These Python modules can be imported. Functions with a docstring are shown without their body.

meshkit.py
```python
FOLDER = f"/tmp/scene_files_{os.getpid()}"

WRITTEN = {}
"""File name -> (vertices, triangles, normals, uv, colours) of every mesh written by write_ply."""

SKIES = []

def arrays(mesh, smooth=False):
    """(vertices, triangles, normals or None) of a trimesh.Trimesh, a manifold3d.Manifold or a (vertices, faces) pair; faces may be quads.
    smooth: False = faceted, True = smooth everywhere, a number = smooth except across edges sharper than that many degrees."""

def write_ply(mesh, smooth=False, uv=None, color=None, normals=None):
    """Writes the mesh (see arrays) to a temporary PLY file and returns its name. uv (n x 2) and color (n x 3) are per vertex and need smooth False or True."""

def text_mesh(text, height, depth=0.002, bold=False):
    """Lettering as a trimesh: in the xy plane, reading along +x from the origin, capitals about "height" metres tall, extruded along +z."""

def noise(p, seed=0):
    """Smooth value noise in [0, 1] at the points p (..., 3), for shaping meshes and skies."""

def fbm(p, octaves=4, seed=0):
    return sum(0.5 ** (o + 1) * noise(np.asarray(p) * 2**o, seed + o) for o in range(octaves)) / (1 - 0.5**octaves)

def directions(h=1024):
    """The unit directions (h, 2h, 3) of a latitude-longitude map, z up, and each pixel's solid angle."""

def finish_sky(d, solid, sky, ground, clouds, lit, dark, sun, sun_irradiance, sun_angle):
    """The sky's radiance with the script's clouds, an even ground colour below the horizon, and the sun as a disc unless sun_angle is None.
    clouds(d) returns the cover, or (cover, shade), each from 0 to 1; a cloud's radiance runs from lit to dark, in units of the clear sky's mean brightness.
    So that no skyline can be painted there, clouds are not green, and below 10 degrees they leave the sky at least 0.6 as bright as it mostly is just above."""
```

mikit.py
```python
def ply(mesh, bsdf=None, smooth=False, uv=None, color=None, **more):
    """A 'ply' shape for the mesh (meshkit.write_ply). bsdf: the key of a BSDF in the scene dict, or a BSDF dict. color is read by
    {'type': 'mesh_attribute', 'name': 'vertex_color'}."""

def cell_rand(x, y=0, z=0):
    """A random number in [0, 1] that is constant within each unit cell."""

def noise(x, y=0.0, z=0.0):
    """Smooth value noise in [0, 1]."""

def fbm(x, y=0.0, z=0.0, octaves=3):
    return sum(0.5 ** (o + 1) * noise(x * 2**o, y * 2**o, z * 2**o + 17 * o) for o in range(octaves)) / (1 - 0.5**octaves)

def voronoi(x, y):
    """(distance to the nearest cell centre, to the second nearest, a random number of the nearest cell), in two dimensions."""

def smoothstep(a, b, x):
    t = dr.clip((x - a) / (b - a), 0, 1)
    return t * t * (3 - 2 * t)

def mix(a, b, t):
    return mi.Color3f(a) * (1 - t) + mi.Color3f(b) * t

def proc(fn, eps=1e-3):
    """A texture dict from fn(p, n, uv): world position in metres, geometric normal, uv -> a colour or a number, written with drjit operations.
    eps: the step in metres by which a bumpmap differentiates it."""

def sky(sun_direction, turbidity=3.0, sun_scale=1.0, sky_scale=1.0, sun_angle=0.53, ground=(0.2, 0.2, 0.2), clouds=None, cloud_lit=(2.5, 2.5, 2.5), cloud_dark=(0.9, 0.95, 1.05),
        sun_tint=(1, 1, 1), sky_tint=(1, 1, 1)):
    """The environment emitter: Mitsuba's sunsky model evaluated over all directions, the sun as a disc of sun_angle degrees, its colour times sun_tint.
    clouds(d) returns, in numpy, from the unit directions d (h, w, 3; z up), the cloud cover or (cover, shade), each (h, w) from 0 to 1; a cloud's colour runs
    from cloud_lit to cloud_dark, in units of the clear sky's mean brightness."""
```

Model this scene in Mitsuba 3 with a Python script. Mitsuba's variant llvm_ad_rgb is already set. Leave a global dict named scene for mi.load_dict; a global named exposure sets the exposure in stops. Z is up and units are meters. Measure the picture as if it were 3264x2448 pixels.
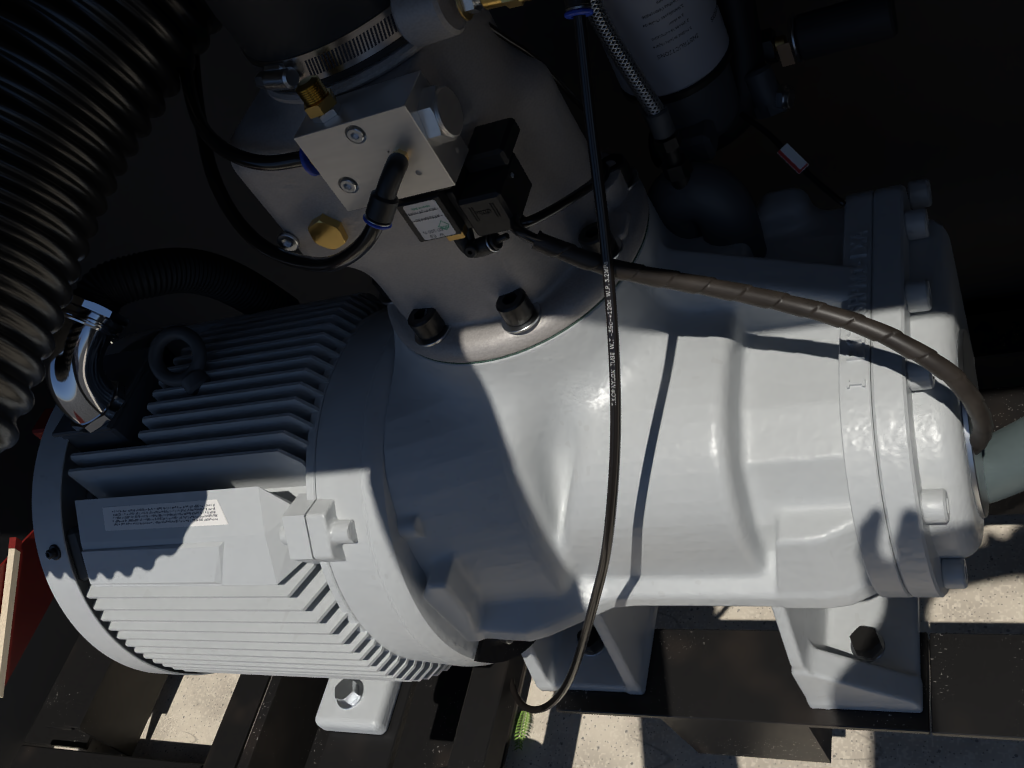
import math, random
import numpy as np, trimesh, mitsuba as mi, mikit, meshkit
import drjit as dr
from scipy.interpolate import CubicSpline
from shapely.geometry import Polygon, Point
from mikit import proc, noise, fbm, cell_rand, smoothstep, mix, ply

T4 = mi.ScalarTransform4f
random.seed(7); rng = np.random.default_rng(7)
scene = {'type': 'scene'}
labels = {}

# ------------------------------------------------------------------ camera, sky, exposure
CAM = np.array([0.713286, -0.612941, 0.851525])
FWD = np.array([-0.479425, 0.583019, -0.655927])
UPV = np.array([0.107103, 0.780709, 0.615648])
scene['camera'] = {'type': 'perspective', 'fov': 54.96, 'fov_axis': 'x', 'near_clip': 0.02, 'far_clip': 200.0,
    'to_world': T4().look_at(origin=CAM.tolist(), target=(CAM + FWD).tolist(), up=UPV.tolist()),
    }
SUN = np.array([0.15, -0.612, 1.132]); SUN = SUN / np.linalg.norm(SUN)
scene['sky'] = mikit.sky(SUN.tolist(), turbidity=3, sun_angle=0.6, ground=(0.3, 0.27, 0.22), sun_tint=(0.87, 1.0, 1.20), sky_scale=0.42, sky_tint=(0.88, 0.98, 1.18))
exposure = 1.3
ZG = -0.63                                  # height of the concrete; the machine axis is z = 0

# ------------------------------------------------------------------ helpers
def add(key, mesh, mat, smooth=False, **kw):
    base, n = key, 0
    while key in scene:
        n += 1; key = f'{base}_{n:03d}'
    scene[key] = ply(mesh, mat, smooth=smooth, **kw)
    return key
def tag(key, label, cat=None, group=None, kind=None):
    d = labels.setdefault(key, {})
    if label: d['label'] = label
    if cat: d['category'] = cat
    if group: d['group'] = group
    if kind: d['kind'] = kind
_names = set()
def thing(name, label, cat, group=None):
    key, n = name, 0
    while key in _names:
        n += 1; key = f'{name}_{n:03d}'
    _names.add(key); tag(key, label, cat, group)
    return key
def cat(*ms):
    return trimesh.util.concatenate([m for m in ms])
def hull(pts):
    return trimesh.convex.convex_hull(np.asarray(pts, float))
def boxb(lo, hi, b=0.002):
    lo, hi = np.minimum(lo, hi).astype(float), np.maximum(lo, hi).astype(float)
    b = min(b, 0.45 * (hi - lo).min()); P = []
    for k in range(8):
        s = np.array([(k >> j) & 1 for j in range(3)])
        c = np.where(s, hi, lo); d = np.where(s, -1, 1) * b
        for ax in range(3):
            q = c + d; q[ax] = c[ax]; P.append(q)
    return hull(P)
def frame(d):
    d = np.asarray(d, float); d = d / np.linalg.norm(d)
    a = np.array([0, 0, 1.0]) if abs(d[2]) < 0.9 else np.array([1.0, 0, 0])
    u = np.cross(a, d); u /= np.linalg.norm(u); v = np.cross(d, u)
    return u, v, d
def place(mesh, o, d=(0, 0, 1), roll=0.0):
    """A mesh built along +z moved so that z runs along d from o."""
    u, v, w = frame(d); c, s = math.cos(roll), math.sin(roll)
    M = np.eye(4); M[:3, 0] = c * u + s * v; M[:3, 1] = -s * u + c * v; M[:3, 2] = w; M[:3, 3] = o
    m = mesh.copy(); m.apply_transform(M); return m
def rev(prof, n=48):
    """Closed lathe round z of a profile [(r, z)]."""
    prof = np.asarray(prof, float); k = len(prof); a = np.arange(n) * 2 * np.pi / n
    V = np.stack([np.outer(np.cos(a), prof[:, 0]), np.outer(np.sin(a), prof[:, 0]), np.tile(prof[:, 1], (n, 1))], -1).reshape(-1, 3)
    F = []
    for i in range(n):
        j = (i + 1) % n
        for q in range(k - 1):
            F += [[i * k + q, j * k + q, j * k + q + 1], [i * k + q, j * k + q + 1, i * k + q + 1]]
    m = trimesh.Trimesh(V, F, process=False); m.merge_vertices(); m.update_faces(m.nondegenerate_faces()); m.fix_normals()
    return m
def cyl(r, h, b=0.001, n=40, z0=0.0):
    b = min(b, r * 0.5, h * 0.45)
    return rev([(0, z0), (r - b, z0), (r, z0 + b), (r, z0 + h - b), (r - b, z0 + h), (0, z0 + h)], n)
def ring(r0, r1, z0, z1, b=0.001, n=64):
    return rev([(r0, z0), (r1 - b, z0), (r1, z0 + b), (r1, z1 - b), (r1 - b, z1), (r0, z1), (r0, z0)], n)
def hexp(af, h, ch=0.12, z0=0.0, n=6):
    """Hexagon prism with chamfered top, across flats af."""
    R_ = af / math.sqrt(3); m = trimesh.creation.extrude_polygon(Polygon([(R_ * math.cos(k * 2 * np.pi / n), R_ * math.sin(k * 2 * np.pi / n)) for k in range(n)]), h)
    m.apply_translation([0, 0, z0])
    import manifold3d as mf
    A = mf.Manifold(mf.Mesh(np.asarray(m.vertices, np.float32), np.asarray(m.faces, np.uint32)))
    C = mf.Manifold.cylinder(h + R_ * ch, R_ * (1.0 + 0.6), R_ * 0.88, 48).translate([0, 0, z0]) if ch else None
    if ch:
        c = mf.Manifold.cylinder(h * 0.999, R_ * 1.01 + h * 1.8, R_ * 0.9, 48).translate([0, 0, z0])
        A = A ^ c
    q = A.to_mesh(); return trimesh.Trimesh(q.vert_properties[:, :3], q.tri_verts, process=False)
def sockhead(r, h, b=0.0015, sock=0.52, depth=0.5):
    """Cap screw head with a real hexagon socket, base at z = 0."""
    import manifold3d as mf
    m = cyl(r, h, b, 40)
    A = mf.Manifold(mf.Mesh(np.asarray(m.vertices, np.float32), np.asarray(m.faces, np.uint32)))
    hx = mf.Manifold.cylinder(h * depth + 0.001, r * sock, r * sock, 6).translate([0, 0, h * (1 - depth)])
    q = (A - hx).to_mesh(); return trimesh.Trimesh(q.vert_properties[:, :3], q.tri_verts, process=False)
def spline(pts, step=0.004):
    p = np.asarray(pts, float); t = np.r_[0, np.cumsum(np.linalg.norm(np.diff(p, axis=0), axis=1) ** 0.5)]
    cs = CubicSpline(t, p, bc_type='natural'); tt = np.linspace(0, t[-1], 600); q = cs(tt)
    s = np.r_[0, np.cumsum(np.linalg.norm(np.diff(q, axis=0), axis=1))]; n = max(6, int(s[-1] / step))
    return np.stack([np.interp(np.linspace(0, s[-1], n), s, q[:, k]) for k in range(3)], 1)
def pframes(p):
    t = np.gradient(p, axis=0); t /= np.linalg.norm(t, axis=1, keepdims=True)
    u = np.zeros_like(p); a = np.array([0.3, 0.5, 0.8]); u0 = np.cross(t[0], a); u[0] = u0 / np.linalg.norm(u0)
    for i in range(1, len(p)):
        w = u[i - 1] - t[i] * (u[i - 1] @ t[i]); u[i] = w / np.linalg.norm(w)
    return t, u, np.cross(t, u)
def tube(pts, r, n=16, step=0.004, raw=False):
    """A capped tube along a smooth path; r is a number or a radius per point."""
    p = np.asarray(pts, float) if raw else spline(pts, step); t, u, v = pframes(p)
    r = np.broadcast_to(r, (len(p),)); a = np.arange(n) * 2 * np.pi / n
    V = p[:, None] + r[:, None, None] * (np.cos(a)[None, :, None] * u[:, None] + np.sin(a)[None, :, None] * v[:, None])
    i, j = np.meshgrid(np.arange(len(p) - 1), np.arange(n), indexing='ij')
    a0, a1, b0, b1 = i * n + j, i * n + (j + 1) % n, (i + 1) * n + j, (i + 1) * n + (j + 1) % n
    F = np.concatenate([np.stack([a0, a1, b1], -1).reshape(-1, 3), np.stack([a0, b1, b0], -1).reshape(-1, 3)])
    k = len(p) * n; V = np.vstack([V.reshape(-1, 3), p[0], p[-1]])
    cap = [[k, (j_ + 1) % n, j_] for j_ in range(n)] + [[k + 1, (len(p) - 1) * n + j_, (len(p) - 1) * n + (j_ + 1) % n] for j_ in range(n)]
    return trimesh.Trimesh(V, np.vstack([F, cap]), process=False)
def prism(poly, lo, hi, axis=0, holes=None):
    """A 2-D polygon extruded along an axis: axis 0 polygon is (y, z), 1 is (x, z), 2 is (x, y)."""
    m = trimesh.creation.extrude_polygon(Polygon(poly, holes) if not isinstance(poly, Polygon) else poly, hi - lo)
    v = np.array(m.vertices); o = np.zeros_like(v)
    a, b = {0: (1, 2), 1: (0, 2), 2: (0, 1)}[axis]
    o[:, a], o[:, b], o[:, axis] = v[:, 0], v[:, 1], v[:, 2] + lo
    m = trimesh.Trimesh(o, m.faces, process=False); m.fix_normals(); return m
# signed distances -----------------------------------------------------------
def smin(a, b, k):
    h = np.maximum(k - np.abs(a - b), 0) / k
    return np.minimum(a, b) - h * h * k * 0.25
def smax(a, b, k): return -smin(-a, -b, k)
def sbox(x, y, z, lo, hi, r=0.0):
    c, h = (np.array(lo) + hi) / 2, (np.array(hi) - lo) / 2 - r
    q = [np.abs(p - c[i]) - h[i] for i, p in enumerate((x, y, z))]
    return np.sqrt(sum(np.maximum(k, 0) ** 2 for k in q)) + np.minimum(np.maximum(np.maximum(q[0], q[1]), q[2]), 0) - r
def spoly(a, b, pts, r=0.0):
    """Distance to a 2-D polygon (rounded by r)."""
    P = np.asarray(Polygon(pts).buffer(-r, join_style=2).exterior.coords)[:-1] if r else np.asarray(pts, float)
    d = np.full(np.broadcast(a, b).shape, 1e9, np.float32); s = np.ones_like(d)
    n = len(P)
    for i in range(n):
        p, q = P[i], P[i - 1]; ex, ey = q - p; wx, wy = a - p[0], b - p[1]
        h = np.clip((wx * ex + wy * ey) / (ex * ex + ey * ey), 0, 1)
        d = np.minimum(d, (wx - ex * h) ** 2 + (wy - ey * h) ** 2)
        c1, c2, c3 = b >= p[1], b < q[1], ex * wy > ey * wx
        f = (c1 & c2 & c3) | (~c1 & ~c2 & ~c3); s = np.where(f, -s, s)
    return s * np.sqrt(d) - r
def slab(t, lo, hi): return np.maximum(lo - t, t - hi)
def sext(d2, t, lo, hi, r=0.0):
    w = np.maximum(lo + r - t, t - hi + r); d2 = d2 + r
    return np.minimum(np.maximum(d2, w), 0) + np.sqrt(np.maximum(d2, 0) ** 2 + np.maximum(w, 0) ** 2) - r
def sdfmesh(f, lo, hi, h):
    lo = np.array(lo, float); n = np.ceil((np.array(hi) - lo) / h).astype(int) + 1
    ax = [(lo[k] + h * np.arange(n[k])).astype(np.float32) for k in range(3)]
    X, Y, Z = np.meshgrid(*ax, indexing='ij', sparse=True)
    S = np.broadcast_to(np.asarray(f(X, Y, Z), np.float32), tuple(n)); I = S < 0
    m = n - 1; acc = np.zeros((*m, 3), np.float32); cnt = np.zeros(tuple(m), np.float32)
    sl = lambda o: tuple(slice(o[k], o[k] + m[k]) for k in range(3))
    for d in range(3):
        for c in range(4):
            o = [0, 0, 0]; e, g = [k for k in range(3) if k != d]; o[e], o[g] = c & 1, c >> 1
            o2 = list(o); o2[d] = 1; a, b = S[sl(o)], S[sl(o2)]; cr = I[sl(o)] != I[sl(o2)]
            t = np.where(cr, a / np.where(cr, a - b, 1), 0)
            for k in range(3): acc[..., k] += np.where(cr, o[k] + (t if k == d else 0), 0)
            cnt += cr
    act = cnt > 0; idx = np.full(tuple(m), -1); idx[act] = np.arange(act.sum())
    V = (np.argwhere(act) + acc[act] / cnt[act][:, None]) * h + lo; F = []
    for d in range(3):
        e, g = [(1, 2), (2, 0), (0, 1)][d]
        a = [slice(1, -1)] * 3; a[d] = slice(0, -1); b = list(a); b[d] = slice(1, None)
        cr = np.argwhere(I[tuple(a)] != I[tuple(b)]); st = I[tuple(a)][tuple(cr.T)]
        base = cr + 1; base[:, d] -= 1; q = []
        for (i, j) in ((-1, -1), (0, -1), (0, 0), (-1, 0)):
            w = base.copy(); w[:, e] += i; w[:, g] += j; q.append(idx[tuple(w.T)])
        q = np.stack(q, 1); q[~st] = q[~st][:, ::-1]; q = q[(q >= 0).all(1)]
        F += [q[:, [0, 1, 2]], q[:, [0, 2, 3]]]
    F = np.vstack(F); ev = lambda p: np.asarray(f(p[:, 0], p[:, 1], p[:, 2]), float)
    for _ in range(2):
        e_ = 4e-4; gr = np.stack([(ev(V + e_ * np.eye(3)[k]) - ev(V - e_ * np.eye(3)[k])) / (2 * e_) for k in range(3)], 1)
        st = ev(V)[:, None] * gr / np.maximum((gr ** 2).sum(1, keepdims=True), 0.2)
        V = V - np.clip(st, -h, h) * 0.8
    return trimesh.Trimesh(V, F, process=False)

# ------------------------------------------------------------------ materials
def bsdf(key, base, rough=0.4, metal=0.0, spec=0.5, bump=None, bscale=1.0, eps=5e-4, coat=0.0, **kw):
    col = base if isinstance(base, dict) else {'type': 'rgb', 'value': list(base)}
    b = {'type': 'principled', 'base_color': col, 'roughness': rough, 'metallic': metal, 'specular': spec, 'clearcoat': coat, 'clearcoat_gloss': 0.9, **kw}
    if bump is not None:
        b = {'type': 'bumpmap', 'arbitrary': proc(bump, eps), 'scale': bscale, 'bsdf': b}
    scene[key] = {'type': 'twosided', 'bsdf': b}
    return key
def cast_bump(p, n, uv):
    return (fbm(p.x * 130, p.y * 130, p.z * 130, 2) * 0.0009 + noise(p.x * 300, p.y * 300, p.z * 300) * 0.00035)
def fin_bump(p, n, uv):
    return noise(p.x * 330, p.y * 330, p.z * 330) * 0.00035
def paint_col(p, n, uv):
    a = fbm(p.x * 9, p.y * 9, p.z * 9, 3); s = smoothstep(0.80, 0.84, noise(p.x * 120 + 3, p.y * 120, p.z * 120)) * smoothstep(0.5, 0.7, noise(p.x * 14, p.y * 14, p.z * 14))
    return mix(mix((0.42, 0.435, 0.44), (0.465, 0.48, 0.482), a), (0.36, 0.36, 0.35), s * 0.25)
bsdf('grey_paint', proc(paint_col), rough=0.36, spec=0.5, bump=cast_bump, bscale=0.8)
bsdf('motor_paint', proc(paint_col), rough=0.42, spec=0.45, bump=fin_bump, bscale=0.8)
def valve_col(p, n, uv):
    g = noise(p.x * 700, p.y * 700, p.z * 700)
    return mix((0.34, 0.318, 0.30), (0.41, 0.386, 0.366), g)
bsdf('valve_paint', proc(valve_col), rough=0.5, metal=0.25, bump=fin_bump, bscale=0.9)
def black_col(p, n, uv):
    s = smoothstep(0.90, 0.95, noise(p.x * 480, p.y * 480, p.z * 480)) * smoothstep(0.45, 0.75, noise(p.x * 18, p.y * 18, p.z * 18))
    d = smoothstep(0.55, 0.8, fbm(p.x * 12 + 5, p.y * 12, p.z * 12, 3))
    return mix(mix((0.010, 0.0095, 0.0095), (0.024, 0.019, 0.016), d * 0.8), (0.35, 0.33, 0.3), s)
bsdf('black_paint', proc(black_col), rough=0.38, spec=0.4)
bsdf('cabinet_paint', (0.035, 0.035, 0.036), rough=0.6, spec=0.3)
bsdf('dark_casting', (0.075, 0.08, 0.085), rough=0.5)
bsdf('rubber', (0.018, 0.018, 0.018), rough=0.55, spec=0.4)
bsdf('hose_plastic', (0.012, 0.012, 0.012), rough=0.25, spec=0.6)
bsdf('nylon_black', (0.012, 0.010, 0.009), rough=0.2, spec=0.6)
bsdf('black_plastic', (0.014, 0.014, 0.014), rough=0.45, spec=0.45)
def wrap_col(p, n, uv):
    return mix((0.016, 0.013, 0.011), (0.042, 0.034, 0.028), fbm(p.x * 60, p.y * 60, p.z * 60, 3))
bsdf('wrap_plastic', proc(wrap_col), rough=0.45, spec=0.4)
bsdf('black_oxide', (0.02, 0.019, 0.018), rough=0.32, metal=0.3, spec=0.5)
bsdf('zinc', (0.62, 0.64, 0.66), rough=0.28, metal=1.0)
bsdf('steel_band', (0.55, 0.5, 0.45), rough=0.22, metal=1.0)
bsdf('chrome', (0.75, 0.76, 0.78), rough=0.08, metal=1.0)
bsdf('brass', (0.72, 0.50, 0.17), rough=0.28, metal=1.0)
bsdf('brass_dull', (0.62, 0.42, 0.16), rough=0.38, metal=1.0)
def alu_bump(p, n, uv): return noise(p.x * 90, p.y * 90, p.z * 1400) * 0.00006
def alu_col(p, n, uv):
    return mix((0.70, 0.68, 0.64), (0.78, 0.76, 0.72), fbm(p.x * 30, p.y * 30, p.z * 200, 2))
bsdf('aluminium', proc(alu_col), rough=0.36, metal=0.8)
bsdf('blue_plastic', (0.02, 0.06, 0.42), rough=0.35)
bsdf('red_paint', (0.16, 0.012, 0.009), rough=0.45)
bsdf('white_print', (0.75, 0.75, 0.74), rough=0.5)
bsdf('label_white', (0.72, 0.70, 0.67), rough=0.5)
bsdf('tube_print', (0.55, 0.55, 0.52), rough=0.6)
bsdf('ink', (0.03, 0.03, 0.035), rough=0.6)
bsdf('green_ink', (0.06, 0.33, 0.19), rough=0.6)
bsdf('cardboard', (0.45, 0.28, 0.16), rough=0.8)
bsdf('filter_white', (0.42, 0.44, 0.49), rough=0.4)
bsdf('pipe_paint', (0.085, 0.11, 0.112), rough=0.4)
bsdf('gasket_green', (0.05, 0.10, 0.075), rough=0.6)
bsdf('tan_wood', (0.62, 0.52, 0.38), rough=0.7)
bsdf('skin', (0.45, 0.28, 0.2), rough=0.5)
bsdf('cloth', (0.12, 0.14, 0.2), rough=0.9)
scene['leaf'] = {'type': 'twosided', 'bsdf': {'type': 'principled', 'base_color': {'type': 'rgb', 'value': [0.22, 0.36, 0.07]}, 'roughness': 0.5}}
def concrete_col(p, n, uv):
    x, y = p.x, p.y
    base = mix((0.66, 0.585, 0.475), (0.50, 0.44, 0.36), smoothstep(0.3, 0.75, fbm(x * 14, y * 14, 0.0, 4)))
    base = mix(base, (0.72, 0.65, 0.54), smoothstep(0.55, 0.85, noise(x * 300, y * 300)) * 0.6)
    d1, d2, r = mikit.voronoi(x * 150, y * 150)
    base = mix(base, (0.24, 0.21, 0.18), smoothstep(0.24, 0.1, d1) * smoothstep(0.72, 0.78, r) * 0.85)
    d3, d4, r2 = mikit.voronoi(x * 60 + 9, y * 60)
    base = mix(base, (0.24, 0.22, 0.2), smoothstep(0.17, 0.1, d3) * smoothstep(0.85, 0.88, r2))
    c = dr.abs(noise(x * 5 + y * 3 + 1.5, y * 26) - 0.5)
    return mix(base, (0.27, 0.235, 0.19), smoothstep(0.025, 0.0, c) * smoothstep(0.5, 0.7, noise(x * 9, y * 9)) * 0.6)
def concrete_bump(p, n, uv): return fbm(p.x * 120, p.y * 120, 0.0, 3) * 0.002
bsdf('concrete', proc(concrete_col), rough=0.9, spec=0.2, bump=concrete_bump, bscale=0.5)

# ------------------------------------------------------------------ ground and enclosure
S = 60.0
g = trimesh.Trimesh([[-S, -S, ZG], [S, -S, ZG], [S, S, ZG], [-S, S, ZG]], [[0, 1, 2], [0, 2, 3]], process=False)
add('concrete_ground', g, 'concrete'); tag('concrete_ground', 'sunlit tan concrete floor with small stones and scratches', kind='structure')
def asphalt_col(p, n, uv): return mix((0.045, 0.045, 0.046), (0.07, 0.068, 0.066), fbm(p.x * 30, p.y * 30, 0.0, 3))
bsdf('asphalt', proc(asphalt_col), rough=0.9, spec=0.2)
add('asphalt_yard', trimesh.Trimesh([[-S, -S, ZG + 0.006], [S, -S, ZG + 0.006], [S, -1.25, ZG + 0.006], [-S, -1.25, ZG + 0.006]], [[0, 1, 2], [0, 2, 3]], process=False), 'asphalt')
tag('asphalt_yard', 'dark asphalt yard in front of the concrete', kind='structure')

def panel(name, lo, hi, label):
    k = thing(name, label, 'panel'); add(k, boxb(lo, hi, 0.003), 'cabinet_paint'); return k
CB = 0.66                                   # back wall
panel('back_panel', (-1.3, CB, ZG), (1.05, CB + 0.03, 1.1), 'dark grey sheet metal back panel behind the machine')
panel('side_panel', (-1.33, -0.60, ZG), (-1.30, CB, 1.1), 'dark sheet metal end panel left of the motor')
panel('side_panel', (1.05, 0.051, ZG), (1.08, CB, 1.1), 'dark sheet metal end panel right of the compressor')
# the roof's front edge is where the photograph's shade line puts it
ZR = 1.0; YR = (0.191 - ZR) / 1.85 - 0.12; YR2 = (0.455 - ZR) / 1.85 - 0.12
c0, c1 = 0.05, 0.21
rk = thing('roof_panel', 'dark sheet metal roof over the machine', 'panel')
add(rk, prism([(-1.33, YR), (c1 - 0.245 * YR, YR), (c1 - 0.245 * YR2, YR2), (1.4, YR2), (1.4, CB + 0.03), (-1.33, CB + 0.03)], ZR, ZR + 0.03, 2), 'cabinet_paint')
pk = thing('door_post', 'upright dark post at the open front of the enclosure', 'post')
yp = YR - 0.03
add(pk, boxb((c0 - 0.245 * yp, yp, ZG), (c1 - 0.245 * yp - 0.008, yp + 0.03, ZR + 0.03), 0.003), 'cabinet_paint')

# ------------------------------------------------------------------ skid frame
def beam(label, *parts):
    k = thing('frame_beam', label, 'beam'); add(k, cat(*parts), 'black_paint'); return k
beam('black painted steel cross beam that carries both compressor feet', boxb((0.089, -0.175, -0.309), (0.5525, -0.056, -0.30), 0.0012),
     boxb((0.089, -0.07, -0.36), (0.5525, -0.058, -0.31), 0.001))
beam('right hand black steel beam joined beside the right compressor foot', boxb((0.5545, -0.176, -0.309), (1.1, -0.057, -0.30), 0.0012))
beam('black upright support plate under the front edge of the cross beam', prism([(0.232, -0.31), (0.245, -0.43), (0.418, -0.43), (0.418, -0.31)], -0.173, -0.06, 1))
beam('narrow black rail running to the back between motor and compressor', boxb((-0.057, -0.6, -0.345), (0.0, 0.6, -0.30), 0.002),
     boxb((-0.40, -0.5, -0.60), (-0.145, 0.6, -0.592), 0.001))
beam('black cross plate with paint dust in front of the motor foot', boxb((-0.262, -0.288, -0.30), (-0.142, 0.3, -0.286), 0.002))
beam('black rail below the left end of the motor', boxb((-0.62, -0.55, -0.428), (-0.55, 0.6, -0.42), 0.001), boxb((-0.425, -0.55, -0.425), (-0.405, 0.6, -0.30), 0.001), boxb((-0.56, -0.55, -0.60), (-0.42, 0.6, -0.55), 0.001))
beam('black front rail on the concrete at the lower left', boxb((-1.20, -0.42, -0.625), (-0.60, -0.241, -0.48), 0.003))
beam('black left end rail beside the red panel', boxb((-1.02, -0.216, -0.428), (-0.974, 0.6, -0.42), 0.001), boxb((-1.10, -0.214, -0.45), (-1.022, 0.6, -0.44), 0.001), boxb((-1.295, -0.216, -0.56), (-1.10, 0.6, -0.55), 0.001), boxb((-1.02, -0.21, -0.60), (-1.012, 0.6, -0.43), 0.001))
beam('back rail under the compressor', boxb((0.0, 0.16, -0.40), (1.05, 0.3, -0.30), 0.003))
k = thing('rubber_mount', 'round black rubber mount beside the rail', 'mount')
add(k, place(ring(0.03, 0.062, 0, 0.05, 0.006), (-0.10, -0.30, -0.418)), 'rubber', smooth=40)

# ------------------------------------------------------------------ electric motor
M = thing('electric_motor', 'light grey electric motor with long cooling fins, left of the compressor', 'motor')
RT = 0.247
X = np.array([1.0, 0, 0])
add(M + '__body', place(rev([(0, -0.375), (0.19, -0.375), (0.192, -0.37), (0.192, 0.0), (0, 0)], 96), (0, 0, 0), X), 'motor_paint', smooth=30)
add(M + '__flange', place(ring(0.10, 0.2235, -0.004, 0.0085, 0.0015, 160), (0, 0, 0), X), 'grey_paint', smooth=30)
def fin(tip, pos, vert, x0, x1, ch, drop, root, th=0.0042):
    a = th / 2
    prof = [(x0, root), (x0 + 0.0, tip - 0.006), (x0 + 0.006, tip), (x1, tip), (x1 + ch, tip - drop), (x1 + ch, root)]
    P = []
    for s, w in ((-1, a), (1, a)):
        for (xx, rr) in prof:
            e = 1.0 if rr > root + 1e-6 else 1.45
            P.append((xx, pos + s * w * e, rr) if vert else (xx, -rr, pos + s * w * e))
    return hull(P)
ys = [-0.107 + 0.0183 * k for k in range(17)]
for yf in ys:
    tip = math.sqrt(RT ** 2 - yf ** 2); x0 = -0.372
    if -0.085 < yf < 0.13: x0 = -0.255 + 0.0 * yf
    root = math.sqrt(max(0.190 ** 2 - yf ** 2, 0.01 ** 2))
    xe = -0.003 - 0.9 * max(abs(yf) - 0.03, 0) ** 1.6
    add(M + '__cooling_fin', fin(tip, yf, True, x0, xe - 0.004, 0.016, 0.024, root), 'motor_paint')
zs = [0.1085 - 0.0172 * k for k in range(19)]
for kz, zf in enumerate(zs):
    tip = math.sqrt(RT ** 2 - zf ** 2) if abs(zf) < 0.23 else 0.09
    root = math.sqrt(max(0.190 ** 2 - zf ** 2, 0.02 ** 2))
    xe = -0.002 - 3.2 * max(zf - 0.01, 0) ** 1.9 - 0.03 * max(-zf - 0.05, 0)
    x0 = -0.378 + 0.0003 * abs(kz - 3)
    add(M + '__cooling_fin', fin(tip, zf, False, x0, xe, 0.012 + 0.08 * max(zf, 0), 0.018 + 0.18 * max(zf, 0), root), 'motor_paint')
# nameplate pad at the front shoulder
a0, a1 = (-0.1395, 0.2035), (-0.2145, 0.1225)
pad = hull([(x, y, z) for x0, x1 in ((-0.352, -0.050),) for x in (x0, x1) for (y, z) in (a0, (-0.178, 0.1675), a1, (-0.12, 0.13))] +
           [(-0.02, -0.145, 0.165), (-0.02, -0.175, 0.12)])
add(M + '__nameplate_pad', pad, 'motor_paint')
nrm = np.array([0, -(a0[1] - a1[1]), (a0[0] - a1[0])]); nrm = np.array([0, -0.66, 0.75]); 
def on_pad(x, s, up=0.0):                    # s runs from the upper edge (0) to the lower edge (1)
    if s < 0.48: y, z = np.interp(s, [0, 0.48], [a0[0], -0.178]), np.interp(s, [0, 0.48], [a0[1], 0.1675])
    else: y, z = np.interp(s, [0.48, 1], [-0.178, a1[0]]), np.interp(s, [0.48, 1], [0.1675, a1[1]])
    return np.array([x, y, z]) + nrm / np.linalg.norm(nrm) * up
def quad_plate(c, th, d):
    c = np.asarray(c, float); return hull(np.vstack([c, c + np.asarray(d) * th]))
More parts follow.
